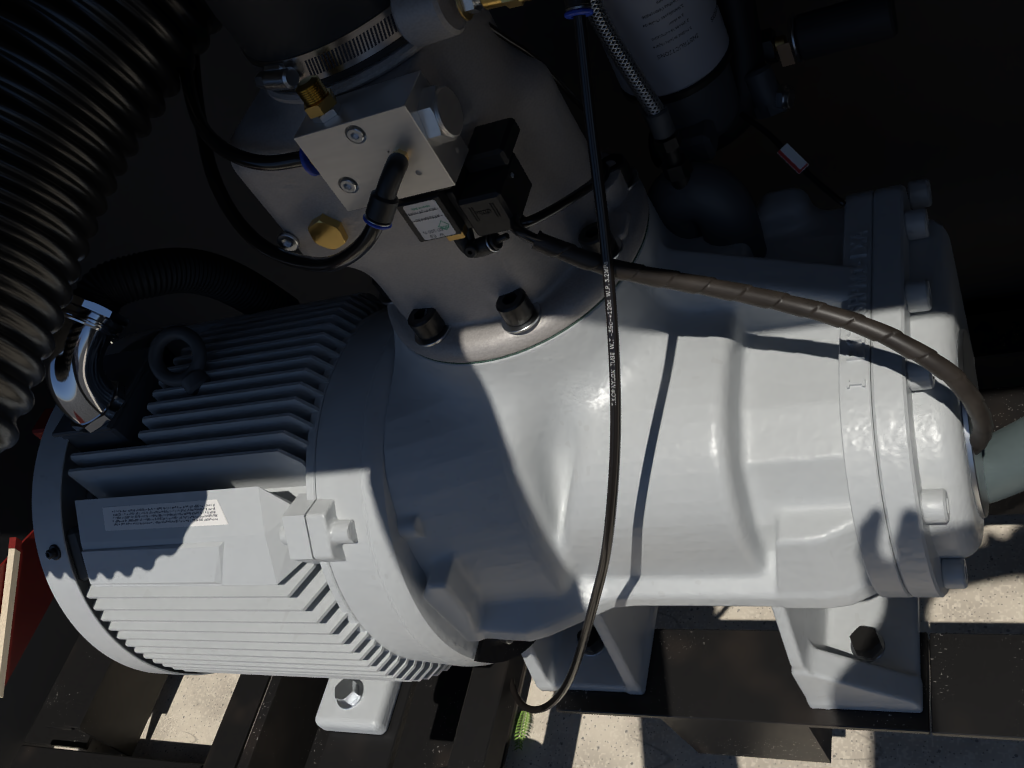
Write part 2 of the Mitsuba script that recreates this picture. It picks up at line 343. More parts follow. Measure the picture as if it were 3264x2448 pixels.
n1 = np.array([0, -0.683, 0.730])
n2 = np.array([0, -0.777, 0.630])
add(M + '__nameplate_pad__raised_panel', hull([on_pad(-0.35, 0.56), on_pad(-0.112, 0.53), on_pad(-0.132, 0.985), on_pad(-0.35, 0.97)] +
     [on_pad(-0.35, 0.58, 0.004), on_pad(-0.118, 0.58, 0.004), on_pad(-0.139, 0.955, 0.004), on_pad(-0.35, 0.955, 0.004)]), 'motor_paint')
add(M + '__nameplate', quad_plate([on_pad(-0.303, 0.10), on_pad(-0.113, 0.10), on_pad(-0.101, 0.36), on_pad(-0.303, 0.36)], 0.0006, n1), 'label_white')
tag(M + '__nameplate', 'white sticker with fine black print')
L_ = []
for row in range(5):
    xx = -0.289 + rng.uniform(0, 0.004); sa = 0.140 + row * 0.036
    while xx < -0.117:
        w = rng.uniform(0.0006, 0.0022); h0, h1 = sa + rng.choice([0, 0, 0.006, 0.012]), sa + rng.choice([0.026, 0.026, 0.018])
        L_.append(quad_plate([on_pad(xx, h0, 0.0006), on_pad(xx + w, h0, 0.0006), on_pad(xx + w, h1, 0.0006), on_pad(xx, h1, 0.0006)], 0.0002, n1))
        xx += w + rng.choice([0.0005, 0.0007, 0.0009, 0.0022])
bsdf('grey_ink', (0.13, 0.13, 0.14), rough=0.6)
add(M + '__nameplate__print', cat(*L_), 'grey_ink')
# fan cowl
cow = place(rev([(0.2505, -0.372), (0.2525, -0.372), (0.2525, -0.425), (0.248, -0.433), (0.05, -0.436), (0.05, -0.434), (0.247, -0.431), (0.2505, -0.425), (0.2505, -0.372)], 160), (0, 0, 0), X)
add(M + '__fan_cowl', cow, 'motor_paint', smooth=30)
u_ = np.array([0, -0.75, 0.66]); u_ /= np.linalg.norm(u_)
scr = 0.2515 * u_ + np.array([-0.392, 0, 0])
add(M + '__fan_cowl__screw', cat(place(cyl(0.010, 0.004, 0.001), scr, u_), place(sockhead(0.006, 0.012), scr, u_)), 'black_oxide', smooth=30)
add(M + '__end_shield', cat(place(cyl(0.205, 0.012, 0.004, 96), (-0.39, 0, 0), X),
     *[place(boxb((-0.035, 0.15, 0), (0.035, 0.238, 0.016), 0.006), (-0.39, 0, 0), X, a) for a in (0.9, 2.47, 4.04, 5.6)]), 'dark_casting', smooth=30)
# flange lugs and their bosses
def lug(ang, label=None):
    er = np.array([0, math.cos(ang), math.sin(ang)]); et = np.array([0, -math.sin(ang), math.cos(ang)])
    def blk(x0, x1, w0, w1, r0, r1):
        return hull([X * x + er * r + et * s * w for x in (x0, x1) for r, w in ((r0, w0), (r1, w1)) for s in (-1, 1)])
    m = cat(blk(-0.022, 0.0085, 0.040, 0.024, 0.21, 0.243))
    b = cat(blk(0.0095, 0.036, 0.040, 0.024, 0.21, 0.243))
    return m, b, er, et
for ang in (math.radians(138), math.radians(-105)):
    m1, b1, er, et = lug(ang)
    add(M + '__flange_lug', m1, 'grey_paint')
    add(M + '__flange_lug__boss', place(cyl(0.011, 0.012, 0.002), X * -0.034 + er * 0.231, X), 'grey_paint', smooth=30)
# feet
def mfoot(x, y):
    f = lambda a, b, c: smax(sbox(a, b, c, (x - 0.059, y - 0.048, -0.30), (x + 0.059, y + 0.09, -0.256), 0.012), -(c + 0.2855), 0.004)
    return sdfmesh(f, (x - 0.07, y - 0.06, -0.30), (x + 0.07, y + 0.10, -0.245), 0.003)
for yf, s in ((-0.184, 1), (0.184, 1)):
    if yf < 0:
        add(M + '__foot', mfoot(-0.217, yf), 'motor_paint', smooth=35)
        add(M + '__foot__bolt', place(hexp(0.030, 0.016), (-0.220, yf - 0.002, -0.2535), (0, 0, 1), 0.4), 'zinc')
        add(M + '__foot__washer', place(ring(0.008, 0.0225, -0.2565, -0.2535, 0.0006), (-0.220, yf - 0.002, 0)), 'zinc', smooth=30)
    else:
        add(M + '__foot', boxb((-0.276, 0.14, -0.286), (-0.158, 0.23, -0.256), 0.006), 'motor_paint')
# lifting eye
ec = np.array([-0.20, 0.012, 0.272]); en = np.array([0.35, -0.62, 0.72]); ed = np.array([0.55, -0.6, -0.75])
en -= ed * (en @ ed) / (ed @ ed); en /= np.linalg.norm(en); ed /= np.linalg.norm(ed)
tor = trimesh.creation.torus(0.0285, 0.0085, major_sections=48, minor_sections=20)
add(M + '__lifting_eye', cat(place(tor, ec, en), place(cyl(0.016, 0.022, 0.004), ec + ed * 0.028, ed)), 'dark_casting', smooth=40)
# terminal box
TB = M + '__terminal_box'
add(TB, boxb((-0.382, -0.072, 0.15), (-0.283, 0.05, 0.25), 0.004), 'dark_casting')
add(TB + '__lid', boxb((-0.385, -0.076, 0.2505), (-0.280, 0.054, 0.258), 0.002), 'dark_casting')

# ------------------------------------------------------------------ compressor airend
A = thing('compressor_airend', 'light grey painted cast iron screw compressor body with bolted end flange', 'compressor')
add(A + '__adapter_ring', place(rev([(0.10, 0.0092), (0.2215, 0.0092), (0.223, 0.0105), (0.2275, 0.070), (0.2275, 0.0745), (0.2268, 0.0755), (0.2268, 0.077), (0.2275, 0.078), (0.2265, 0.088), (0.220, 0.098), (0.210, 0.1005), (0.05, 0.1005), (0.10, 0.0092)], 200), (0, 0, 0), X), 'grey_paint', smooth=30)
for ang in (math.radians(138), math.radians(-105)):
    m1, b1, er, et = lug(ang)
    f = (lambda er, et: lambda x, y, z: smin(smax(smax(slab(x, 0.0095, 0.036), np.abs(y * et[1] + z * et[2]) + 0.48 * (y * er[1] + z * er[2]) - 0.141, 0.003), (y * er[1] + z * er[2]) - 0.2435, 0.003),
         np.maximum(np.sqrt((y * et[1] + z * et[2]) ** 2 + (y * er[1] + z * er[2] - 0.228) ** 2) - 0.0125, slab(x, 0.03, 0.060)), 0.005))(er, et)
    c = er * 0.225; e_ = np.abs(et) * 0.05 + np.abs(er) * 0.035
    add(A + '__ring_lug', sdfmesh(f, (0.003, c[1] - e_[1], c[2] - e_[2]), (0.07, c[1] + e_[1], c[2] + e_[2]), 0.0025), 'grey_paint', smooth=35)
MID = [(0.24, -0.10), (0.26, 0.10), (0.20, 0.158), (0.07, 0.163), (-0.03, 0.171), (-0.095, 0.147), (-0.133, 0.102), (-0.142, 0.055), (-0.136, -0.02), (-0.13, -0.05), (-0.12, -0.10), (0.0, -0.14), (0.2, -0.14)]
def chaikin(P, n=2):
    P = np.asarray(P, float)
    for _ in range(n): Q = np.roll(P, -1, 0); P = np.stack([P * 0.75 + Q * 0.25, P * 0.25 + Q * 0.75], 1).reshape(-1, 2)
    return P
RGT = [(0.24, -0.10), (0.26, 0.09), (0.20, 0.112), (0.06, 0.126), (-0.03, 0.117), (-0.078, 0.097), (-0.096, 0.060), (-0.110, 0.038), (-0.125, -0.04), (-0.1, -0.1), (0.0, -0.12), (0.2, -0.12)]
BEL = [(0.22, -0.10), (0.24, 0.14), (0.16, 0.208), (0.04, 0.228), (-0.06, 0.218), (-0.115, 0.1885), (-0.150, 0.146), (-0.170, 0.098), (-0.177, 0.05), (-0.174, 0.0), (-0.164, -0.045), (-0.10, -0.075), (0.1, -0.14)]
RID = [(0.095, -0.193), (0.180, -0.197), (0.202, -0.190), (0.272, -0.156), (0.300, -0.1535), (0.500, -0.1545), (0.520, -0.151), (0.553, -0.133), (0.553, 0.2), (0.095, 0.2)]
def airend(x, y, z):
    X_, Y_, Z_ = x, y, z
    bell = sext(spoly(Y_ - (0.10 + 0.17 * np.clip(Z_ / 0.13, 0, 1)) * np.maximum(X_ - 0.1, 0), Z_ + 0.05 * (X_ - 0.1), chaikin(BEL, 1), 0.01), X_, 0.06, 0.250, 0.03)
    bell = smax(bell, X_ - 0.250 + 0.4 * np.maximum(0.02 - Z_, 0), 0.02)
    core = np.maximum(np.sqrt(Y_ ** 2 + Z_ ** 2) - 0.105, slab(X_, 0.06, 0.5))
    xl = 0.232 + 0.50 * (Z_ - 0.02)
    mid = smax(spoly(Y_, Z_, chaikin(MID, 2), 0.01), np.maximum((xl - X_) / 1.118, X_ - 0.4475), 0.016)
    rgt = np.maximum(spoly(Y_, Z_, RGT, 0.010), slab(X_, 0.40, 0.56))
    boss = smax(np.sqrt((X_ - 0.231) ** 2 + (Y_ - 0.103) ** 2) - 0.1500 - 0.05 * np.maximum(0.25 - Z_, 0), np.maximum(Z_ - 0.2505, 0.10 - Z_), 0.002)
    rp = spoly(X_, Y_, RID, 0.006); rid = smax(smax(rp, -0.047 - Z_, 0.003), (Z_ + 0.026 + 0.72 * rp) / 1.23, 0.004)
    pp = spoly(X_, Y_, [(0.4535, -0.1535), (0.500, -0.1535), (0.521, -0.1500), (0.562, -0.1275), (0.562, 0.05), (0.4535, 0.05)], 0.006); pad = smax(smax(smax(pp, (pp + 0.22 * (Z_ + 0.028)) / 1.02, 0.003), -0.05 - Z_, 0.004), Z_ - 0.050, 0.008)
    web = smax(spoly(X_, Z_, [(0.30, 0.08), (0.30, 0.242), (0.36, 0.228), (0.56, 0.150), (0.56, 0.08)], 0.004), slab(Y_, 0.064, 0.112), 0.010)
    back = sbox(X_, Y_, Z_, (0.435, 0.12, -0.05), (0.553, 0.265, 0.098), 0.02)
    lump = sbox(X_, Y_, Z_, (0.44, 0.225, 0.06), (0.50, 0.275, 0.135), 0.02)
    d = smin(bell, core, 0.03)
    d = smin(d, mid, 0.016)
    d = smin(d, rgt, 0.010)
    d = smin(d, pad, 0.007)
    d = smin(d, boss, 0.045)
    d = smin(d, rid, 0.005)
    d = smin(d, web, 0.012)
    d = smin(smin(d, back, 0.015), lump, 0.02)
    # cast lug and plug boss on the bell
    lugb = smax(spoly(X_, Z_, [(0.094, 0.055), (0.119, 0.084), (0.143, 0.086), (0.138, 0.022), (0.114, -0.045), (0.094, -0.047)], 0.003), slab(Y_, -0.199, -0.10), 0.007)
    d = smin(d, lugb, 0.010)
    nut = np.maximum(np.sqrt((Y_ + 0.150) ** 2 + (Z_ - 0.128) ** 2) - 0.0125, slab(X_, 0.09, 0.122))
    d = smin(d, nut, 0.004)
    return smax(d, 0.0985 - X_, 0.001)
add(A + '__housing', sdfmesh(airend, (0.09, -0.215, -0.16), (0.565, 0.36, 0.262), 0.0029), 'grey_paint', smooth=True)
# discharge flange in two plates
PLATE = Point(0, 0).buffer(0.149, 64).union(Polygon([(0, 0.149), (0.235, 0.149), (0.235, -0.149), (0, -0.149)])).buffer(-0.03).buffer(0.03, 32)
def plate(x0, x1, b, off=0.0):
    P0 = PLATE.buffer(off - b, 32); P1 = PLATE.buffer(off, 32); m = []
    n = 240
    def loop(P, x):
        t = np.linspace(0, 1, n, endpoint=False); q = np.array([P.exterior.interpolate(s, normalized=True).coords[0] for s in t]); return np.c_[np.full(n, x), q]
    Ls = [loop(P0, x0), loop(P1, x0 + b), loop(P1, x1 - b), loop(P0, x1)]
    V = np.vstack(Ls + [[[x0, 0.05, 0]], [[x1, 0.05, 0]]]); F = []
    for k in range(3):
        for i in range(n):
            j = (i + 1) % n; F += [[k * n + i, k * n + j, (k + 1) * n + j], [k * n + i, (k + 1) * n + j, (k + 1) * n + i]]
    for i in range(n):
        j = (i + 1) % n; F += [[4 * n, j, i], [4 * n + 1, 3 * n + i, 3 * n + j]]
    m = trimesh.Trimesh(V, F, process=False); m.fix_normals(); return m
add(A + '__discharge_flange', plate(0.545, 0.5722, 0.0012), 'grey_paint', smooth=30)
add(A + '__discharge_flange_001', plate(0.5728, 0.6015, 0.0025), 'grey_paint', smooth=30)
def cover(x, y, z):
    X_, Y_, Z_ = x, y, z
    d = spoly(Y_, Z_, list(PLATE.buffer(-0.036, 32).simplify(0.0004).exterior.coords)[:-1])
    return sext(d, X_, 0.58, 0.638, 0.022)
add(A + '__end_cover', sdfmesh(cover, (0.595, -0.13, -0.13), (0.65, 0.22, 0.13), 0.003), 'grey_paint', smooth=True)
add(A + '__blank_plate', place(cyl(0.092, 0.0055, 0.0008, 96), (0.6382, 0.02, 0.0), X), 'zinc', smooth=30)
for (y, z) in ((0.248, 0.104), (0.174, 0.130), (0.075, 0.131), (-0.016, 0.128), (-0.112, 0.061), (-0.112, -0.058)):
    b = A + '__flange_bolt'
    b = add(b, place(sockhead(0.0150, 0.0205, 0.002), (0.6012, y, z), X), 'grey_paint', smooth=30)
def raised(text, h, o, dx, dy, depth=0.0016, bold=True):
    m = meshkit.text_mesh(text, h, depth, bold); dx, dy = np.array(dx, float), np.array(dy, float); dz = np.cross(dx, dy)
    v = np.array(m.vertices); m = trimesh.Trimesh(np.array(o) + v[:, :1] * dx + v[:, 1:2] * dy + v[:, 2:] * dz, m.faces, process=False); return m
# raised cast lettering along the top of the flange, following its rim
def on_rim(text, h, s0, x, depth=0.0022):
    m = meshkit.text_mesh(text, h, depth, True); v = np.array(m.vertices) * [0.92, 1, 1]; s = s0 + v[:, 0]; r = 0.149 + v[:, 2] - 0.0004
    ang = np.where(s < 0, -s / 0.149, 0); y = np.where(s < 0, -r * np.sin(ang), s); z = np.where(s < 0, r * np.cos(ang), r)
    return trimesh.Trimesh(np.c_[x - v[:, 1], y, z], m.faces, process=False)
add(A + '__cast_lettering', cat(on_rim('E 170SRPM1-LXA', 0.0150, -0.012, 0.5680, 0.0042), on_rim('I', 0.0150, -0.040, 0.5680, 0.0042)), 'grey_paint', smooth=40)
# feet -----------------------------------------------------------------------
def footR(x, y, z):
    base = sbox(x, y, z, (0.424, -0.153, -0.318), (0.5445, 0.05, -0.285), 0.003)
    t = np.clip((x - 0.44) / 0.105, 0, 1)
    rib = smax(smax(sbox(x, y, z, (0.424, -0.1535, -0.318), (0.5445, -0.118, -0.20), 0.003), z + 0.208 + t * 0.073, 0.006), -(y + 0.153) * 1.0 - 0.0 , 0.002)
    w = np.maximum(np.maximum(0.4245 - x + 0.0 * z, x - 0.4395), 0)
    web = smax(smax(smax(np.maximum(0.424 - x, x - 0.440), -(y + 0.1535) + 0.0, 0.004), y - 0.05, 0.004), np.maximum(z - 0.0, -0.318 - z), 0.003)
    web = smax(web, (0.424 - 0.0 - x) + 0.0 * y + np.maximum(-0.222 - z, 0) * -0.0, 0.003)
    slope = (-(y + 0.153) + 0.30 * np.maximum(z + 0.19, 0)) / 1.05
    web = smax(web, slope, 0.006)
    d = smin(smin(base, rib, 0.008), web, 0.010)
    return smax(d, -0.300 - z, 0.001)
add(A + '__foot', sdfmesh(footR, (0.412, -0.165, -0.306), (0.555, 0.06, 0.01), 0.003), 'grey_paint', smooth=35)
def footL(x, y, z):
    base = sbox(x, y, z, (0.062, -0.147, -0.32), (0.210, 0.05, -0.285), 0.004)
    s1 = (-(y + 0.147) + 0.22 * np.maximum(z + 0.27, 0)) / 1.03
    w1 = smax(smax(np.abs(x - 0.202 - 0.0) - 0.0085, s1, 0.004), np.maximum(z - 0.0, np.maximum(-0.32 - z, y - 0.05)), 0.003)
    w2 = smax(smax(np.abs(x - 0.072 - 0.1 * np.maximum(z + 0.27, 0)) - 0.011, s1, 0.004), np.maximum(z - 0.0, np.maximum(-0.32 - z, y - 0.05)), 0.003)
    d = smin(smin(base, w1, 0.010), w2, 0.012)
    return smax(d, -0.300 - z, 0.001)
add(A + '__foot_001', sdfmesh(footL, (0.05, -0.16, -0.306), (0.225, 0.06, 0.01), 0.003), 'grey_paint', smooth=35)
for f, (x, y) in (('__foot', (0.489, -0.083)), ('__foot_001', (0.134, -0.086))):
    add(A + f + '__bolt', place(hexp(0.030, 0.0175), (x, y, -0.2815), (0, 0, 1), 0.35), 'black_oxide')
    add(A + f + '__washer', place(ring(0.008, 0.0195, -0.2848, -0.2815, 0.0006), (x, y, 0)), 'zinc', smooth=30)
# black cover below the bell with a small eye screw
aa = np.radians(np.linspace(196, 344, 60)); bc = [(0.2215 * math.cos(t), 0.2215 * math.sin(t) - 0.003) for t in aa]
add(A + '__bottom_cover', prism(bc, 0.1008, 0.1065, 0), 'black_paint')
add(A + '__bottom_cover__screw', place(ring(0.0045, 0.0085, 0, 0.012, 0.001, 24), (0.107, -0.163, -0.102), (1, -0.25, 0.1)), 'zinc', smooth=30)

# ------------------------------------------------------------------ intake valve on top of the airend
V = thing('intake_valve', 'warm grey cast intake valve body bolted upright on the compressor', 'valve')
VC = (0.231, 0.103)
def valve(x, y, z):
    r = np.sqrt((x - VC[0]) ** 2 + (y - VC[1]) ** 2)
    cone = smax(r - (0.094 + 0.16 * np.maximum(0.40 - z, 0)), np.maximum(z - 0.535, 0.25 - z), 0.004)
    fl = smax(smax(r - 0.1510, np.maximum(z - 0.2745 + 0.0 * r, 0.2522 - z), 0.004), 0.72 * (r - 0.1510) + 0.70 * (z - 0.2745) + 0.0075, 0.006)
    lobe = sbox(x, y, z, (0.082, -0.012, 0.359), (0.27, 0.13, 0.525), 0.032)
    apr = sbox(x, y, z, (0.135, -0.008, 0.262), (0.30, 0.12, 0.45), 0.03)
    boss = np.maximum(np.sqrt((y - 0.03) ** 2 + (z - 0.567) ** 2) - 0.028, slab(x, 0.24, 0.352))
    padb = sbox(x, y, z, (0.225, -0.010, 0.462), (0.305, 0.05, 0.535), 0.004)
    rib = sbox(x, y, z, (0.235, 0.10, 0.27), (0.345, 0.16, 0.45), 0.03)
    d = smin(cone, lobe, 0.03); d = smin(d, apr, 0.03); d = smin(d, fl, 0.007); d = smin(d, rib, 0.03); d = smin(d, padb, 0.008)
    return d
add(V + '__body', sdfmesh(valve, (0.07, -0.06, 0.245), (0.40, 0.27, 0.542), 0.003), 'valve_paint', smooth=True)
add(V + '__hose_spigot', cat(place(ring(0.07, 0.109, 0.5365, 0.546, 0.003, 96), (*VC, 0)), place(ring(0.07, 0.1, 0.546, 0.60, 0.001, 96), (*VC, 0))), 'valve_paint', smooth=30)
add(V + '__gasket', place(ring(0.08, 0.1500, 0.2508, 0.2522, 0.0003, 96), (*VC, 0)), 'gasket_green', smooth=30)
for k in range(8):
    a = math.radians(22.5 + 45 * k); o = (VC[0] + 0.131 * math.cos(a), VC[1] + 0.131 * math.sin(a))
    b = add(V + '__flange_bolt', place(sockhead(0.0155, 0.0235, 0.002), (*o, 0.2778), (0, 0, 1), 0.3 * k), 'black_oxide', smooth=30)
    add(b + '__washer', place(ring(0.008, 0.0205, 0.2746, 0.2776, 0.0005, 40), (*o, 0)), 'zinc', smooth=30)
NY = np.array([0, -1.0, 0])
add(V + '__brass_plug', cat(place(hexp(0.0315, 0.013), (0.153, -0.0125, 0.422), NY, 0.3)), 'brass')
tag(V + '__brass_plug', 'brass hexagon plug')
add(V + '__small_plug', place(sockhead(0.0105, 0.004, 0.0008, 0.55, 0.8), (0.098, -0.012, 0.417), NY, 0.2), 'zinc', smooth=30)
tag(V + '__small_plug', 'small steel socket plug')
add(V + '__side_boss', cat(place(cyl(0.0255, 0.040, 0.003, 48), (0.3125, 0.03, 0.566), X)), 'valve_paint', smooth=30)

# ------------------------------------------------------------------ rubber cuff with hose clamp
k = thing('intake_hose_cuff', 'black rubber cuff clamped on top of the intake valve', 'hose')
cuff = [(0.1005, 0.5475), (0.1045, 0.5475), (0.1045, 0.60), (0.106, 0.615), (0.105, 0.64), (0.112, 0.68), (0.13, 0.74), (0.135, 0.80), (0.10, 0.80), (0.1005, 0.60), (0.1005, 0.5475)]
add(k, place(rev(cuff, 96), (*VC, 0)), 'rubber', smooth=40)
k = thing('hose_clamp', 'slotted steel worm drive clamp round the rubber cuff', 'clamp')
z0, z1 = 0.554, 0.578
add(k + '__band', place(ring(0.1047, 0.1058, z0, z1, 0.0003, 128), (*VC, 0)), 'steel_band', smooth=30)
slots = []
for a in np.arange(math.radians(200), math.radians(345), 0.030):
    if math.radians(243) < a < math.radians(268): continue
    o = np.array([VC[0] + 0.1059 * math.cos(a), VC[1] + 0.1059 * math.sin(a), (z0 + z1) / 2])
    er = np.array([math.cos(a), math.sin(a), 0]); et = np.array([-math.sin(a), math.cos(a), 0]); ez = np.array([0, 0, 1.0]) + et * 0.25
    slots.append(hull([o + er * d + et * s * 0.00085 + ez * w * 0.0068 for d in (-0.0002, 0.0002) for s in (-1, 1) for w in (-1, 1)]))
add(k + '__slots', cat(*slots), 'ink'); labels[k + '__slots'] = {'kind': 'stuff'}
a = math.radians(252); er = np.array([math.cos(a), math.sin(a), 0]); et = np.array([-math.sin(a), math.cos(a), 0]); o = np.array([VC[0], VC[1], (z0 + z1) / 2]) + er * 0.112
add(k + '__screw_housing', cat(place(cyl(0.0085, 0.030, 0.002, 32), o - et * 0.010, et), boxb((-0.012, -0.011, 0), (0.012, 0.011, 0.006), 0.002).apply_transform(np.r_[np.c_[et, [0, 0, 1], er, o - er * 0.007], [[0, 0, 0, 1]]])), 'zinc', smooth=30)
add(k + '__screw', place(hexp(0.0125, 0.010), o - et * 0.011, -et), 'steel_band')

# ------------------------------------------------------------------ control block with its fittings
B = thing('control_block', 'bright machined aluminium control block on the front of the intake valve', 'valve block')
import manifold3d as mf
def man(m): return mf.Manifold(mf.Mesh(np.asarray(m.vertices, np.float32), np.asarray(m.faces, np.uint32)))
def tri(a): q = a.to_mesh(); return trimesh.Trimesh(q.vert_properties[:, :3], q.tri_verts, process=False)
blk = man(boxb((0.2135, -0.0505, 0.4595), (0.3205, -0.0065, 0.5385), 0.0006))
SCR = ((0.2675, 0.5265), (0.2315, 0.4845))
for (x, z) in SCR: blk = blk - man(place(cyl(0.0088, 0.02, 0.0002), (x, -0.045, z), NY))
for (x, z, r, d) in ((0.2845, 0.5045, 0.0010, 0.01), (0.2975, 0.4795, 0.0026, 0.004)): blk = blk - man(place(cyl(r, 0.02, 0.0001, 20), (x, -0.0505 + d, z), NY))
blk = blk - man(place(cyl(0.0026, 0.02, 0.0001, 20), (0.317, -0.022, 0.472), X))
add(B, tri(blk), 'aluminium')
for (x, z) in SCR:
    add(B + '__socket_screw', place(sockhead(0.0068, 0.007, 0.0008, 0.55, 0.6), (x, -0.0455, z), NY, 0.3), 'zinc', smooth=30)
add(B + '__round_plug', cat(place(hexp(0.038, 0.0125, 0.12), (0.3207, -0.026, 0.509), X, 0.2)), 'aluminium')
add(B + '__round_plug__cap', place(cyl(0.0196, 0.004, 0.0015, 48), (0.3325, -0.026, 0.509), X), 'aluminium', smooth=30)
f = B + '__brass_fitting'
o = np.array([0.240, -0.030, 0.5387]); dz = np.array([-0.03, 0.05, 1.0])
add(f, cat(place(hexp(0.024, 0.009, 0.1), o + [0, 0, 0.006], dz, 0.5), place(rev([(0, 0.014)] + [(0.0105 - 0.0011 * (k % 2), 0.014 + 0.0009 * k) for k in range(18)] + [(0.006, 0.031), (0, 0.031)], 32), o, dz)), 'brass', smooth=25)
add(f + '__nut', place(hexp(0.022, 0.006, 0.1), o, (0, 0, 1), 0.1), 'aluminium')
f = B + '__side_fitting'
add(f, place(hexp(0.017, 0.012, 0.1), (0.2132, -0.028, 0.5035), -X, 0.4), 'brass')
add(f + '__release_ring', place(ring(0.007, 0.0145, 0.0, 0.0035, 0.001, 40), (0.199, -0.028, 0.5035), -X), 'blue_plastic', smooth=30)
f = B + '__elbow_fitting'
add(f + '__brass_nut', place(hexp(0.0115, 0.008, 0.12), (0.2925, -0.0505, 0.4985), NY, 0.2), 'brass_dull')
ea = np.array([0.2925, -0.0585, 0.4985]); eb = np.array([0.268, -0.083, 0.474])
add(f, cat(tube([ea, ea + [0, -0.007, 0], (0.285, -0.0735, 0.4915), (0.277, -0.078, 0.483)], 0.0083, 24, 0.002), place(cyl(0.0112, 0.021, 0.002, 32), (0.279, -0.0765, 0.485), eb - np.array([0.284, -0.0735, 0.491]))), 'black_plastic', smooth=40)
ed_ = (eb - np.array([0.284, -0.0735, 0.491])); ed_ /= np.linalg.norm(ed_); ee = np.array([0.279, -0.0765, 0.485]) + ed_ * 0.0212
add(f + '__steel_ring', place(ring(0.006, 0.0110, 0, 0.0012, 0.0003, 32), ee, ed_), 'zinc', smooth=30)
add(f + '__release_ring', place(ring(0.0055, 0.0118, 0.0012, 0.0038, 0.0008, 32), ee, ed_), 'blue_plastic', smooth=30)
k = thing('air_tube', 'thick black nylon tube curving from the elbow on the control block round to the left', 'tube')
add(k, tube([ee, (0.245, -0.0875, 0.455), (0.200, -0.080, 0.434), (0.147, -0.055, 0.417), (0.099, -0.03, 0.412), (0.062, -0.01, 0.42), (0.028, 0.02, 0.441), (0.01, 0.05, 0.468), (-0.018, 0.1, 0.483), (-0.047, 0.15, 0.491), (-0.064, 0.2, 0.511), (-0.066, 0.24, 0.538), (-0.055, 0.27, 0.573), (-0.05, 0.30, 0.65)], 0.0068, 16), 'nylon_black', smooth=True)
k = thing('air_tube', 'black tube from the blue ringed side fitting into the dark at the left', 'tube')
add(k, tube([(0.199, -0.028, 0.5035), (0.191, -0.03, 0.507), (0.169, -0.034, 0.512), (0.141, -0.03, 0.519), (0.105, -0.01, 0.526), (0.052, 0.04, 0.527), (0.005, 0.1, 0.528), (-0.026, 0.16, 0.545), (-0.03, 0.22, 0.60)], 0.0065, 16), 'nylon_black', smooth=True)

# ------------------------------------------------------------------ solenoid valve below the block
Q = thing('solenoid_valve', 'black solenoid coil with white sticker below the control block', 'solenoid')
add(Q + '__coil', cat(boxb((0.2575, -0.050, 0.411), (0.2995, -0.012, 0.4535), 0.0012), boxb((0.262, -0.045, 0.4536), (0.312, -0.012, 0.459), 0.001)), 'black_plastic')
st = Polygon([(0.2665, 0.4155), (0.2935, 0.4155), (0.2935, 0.4495), (0.2665, 0.4495)]).buffer(0.0022, 8)
add(Q + '__sticker', prism(st, -0.0506, -0.0502, 1), 'label_white')
tag(Q + '__sticker', 'white sticker with black print upside down')
def flip_text(text, h, x, z, depth=0.00025, bold=False):      # upside down, facing the front
    return raised(text, h, (x, -0.0506, z), (-1, 0, 0), (0, 0, -1), depth, bold)
P_ = [flip_text('W   8,0', 0.0030, 0.2865, 0.4178), flip_text('ED 100 %', 0.0030, 0.2865, 0.4225), flip_text('KT130AV30-A', 0.0029, 0.2915, 0.4365), flip_text('lotto n°: 15 / 008520-', 0.0023, 0.2925, 0.4438),
      boxb((0.2655, -0.0509, 0.4345), (0.2945, -0.0506, 0.4349), 0.0001), boxb((0.2655, -0.0509, 0.4418), (0.2945, -0.0506, 0.4422), 0.0001)]
P_[0] = flip_text('W   8,0', 0.0030, 0.2845, 0.4172)
add(Q + '__sticker__print', cat(*P_), 'ink')
dm = prism([(0.2895 - 0.0055, 0.4245), (0.2895, 0.4245 - 0.0055), (0.2895 + 0.0055, 0.4245), (0.2895, 0.4245 + 0.0055)], -0.0509, -0.0506, 1,
           [[(0.2895 - 0.0046, 0.4245), (0.2895, 0.4245 - 0.0046), (0.2895 + 0.0046, 0.4245), (0.2895, 0.4245 + 0.0046)]])
add(Q + '__sticker__emblem', cat(dm, raised('ODE', 0.0030, (0.2935, -0.0506, 0.4240), (-1, 0, 0.0), (0, 0, -1), 0.00025, True), flip_text('Made in Italy', 0.0021, 0.2885, 0.4477)), 'green_ink')
add(Q + '__connector', cat(boxb((0.306, -0.044, 0.398), (0.3465, 0.012, 0.4385), 0.003), boxb((0.300, -0.040, 0.407), (0.3065, 0.005, 0.447), 0.001), boxb((0.31, -0.012, 0.4386), (0.3495, 0.034, 0.4555), 0.003), place(cyl(0.0085, 0.012, 0.002, 24), (0.338, -0.030, 0.398), (0.35, -0.1, -0.9))), 'black_plastic')
lg = [boxb((0.315 + 0.0065 * q, -0.0448, 0.416), (0.3158 + 0.0065 * q, -0.0438, 0.431), 0.0002) for q in (0, 0.35, 3.0, 3.35)]
add(Q + '__connector__raised_mark', cat(*lg, raised('GDM', 0.0042, (0.3325, -0.0441, 0.4255), (-1, 0, 0), (0, 0, -1), 0.0006, True)), 'black_plastic')
add(Q + '__connector__screw', place(sockhead(0.0024, 0.001, 0.0003), (0.3466, -0.012, 0.43), X), 'zinc')
add(Q + '__brass_base', boxb((0.276, -0.040, 0.398), (0.293, -0.022, 0.4108), 0.001), 'brass_dull')
e1 = np.array([0.284, -0.032, 0.398])
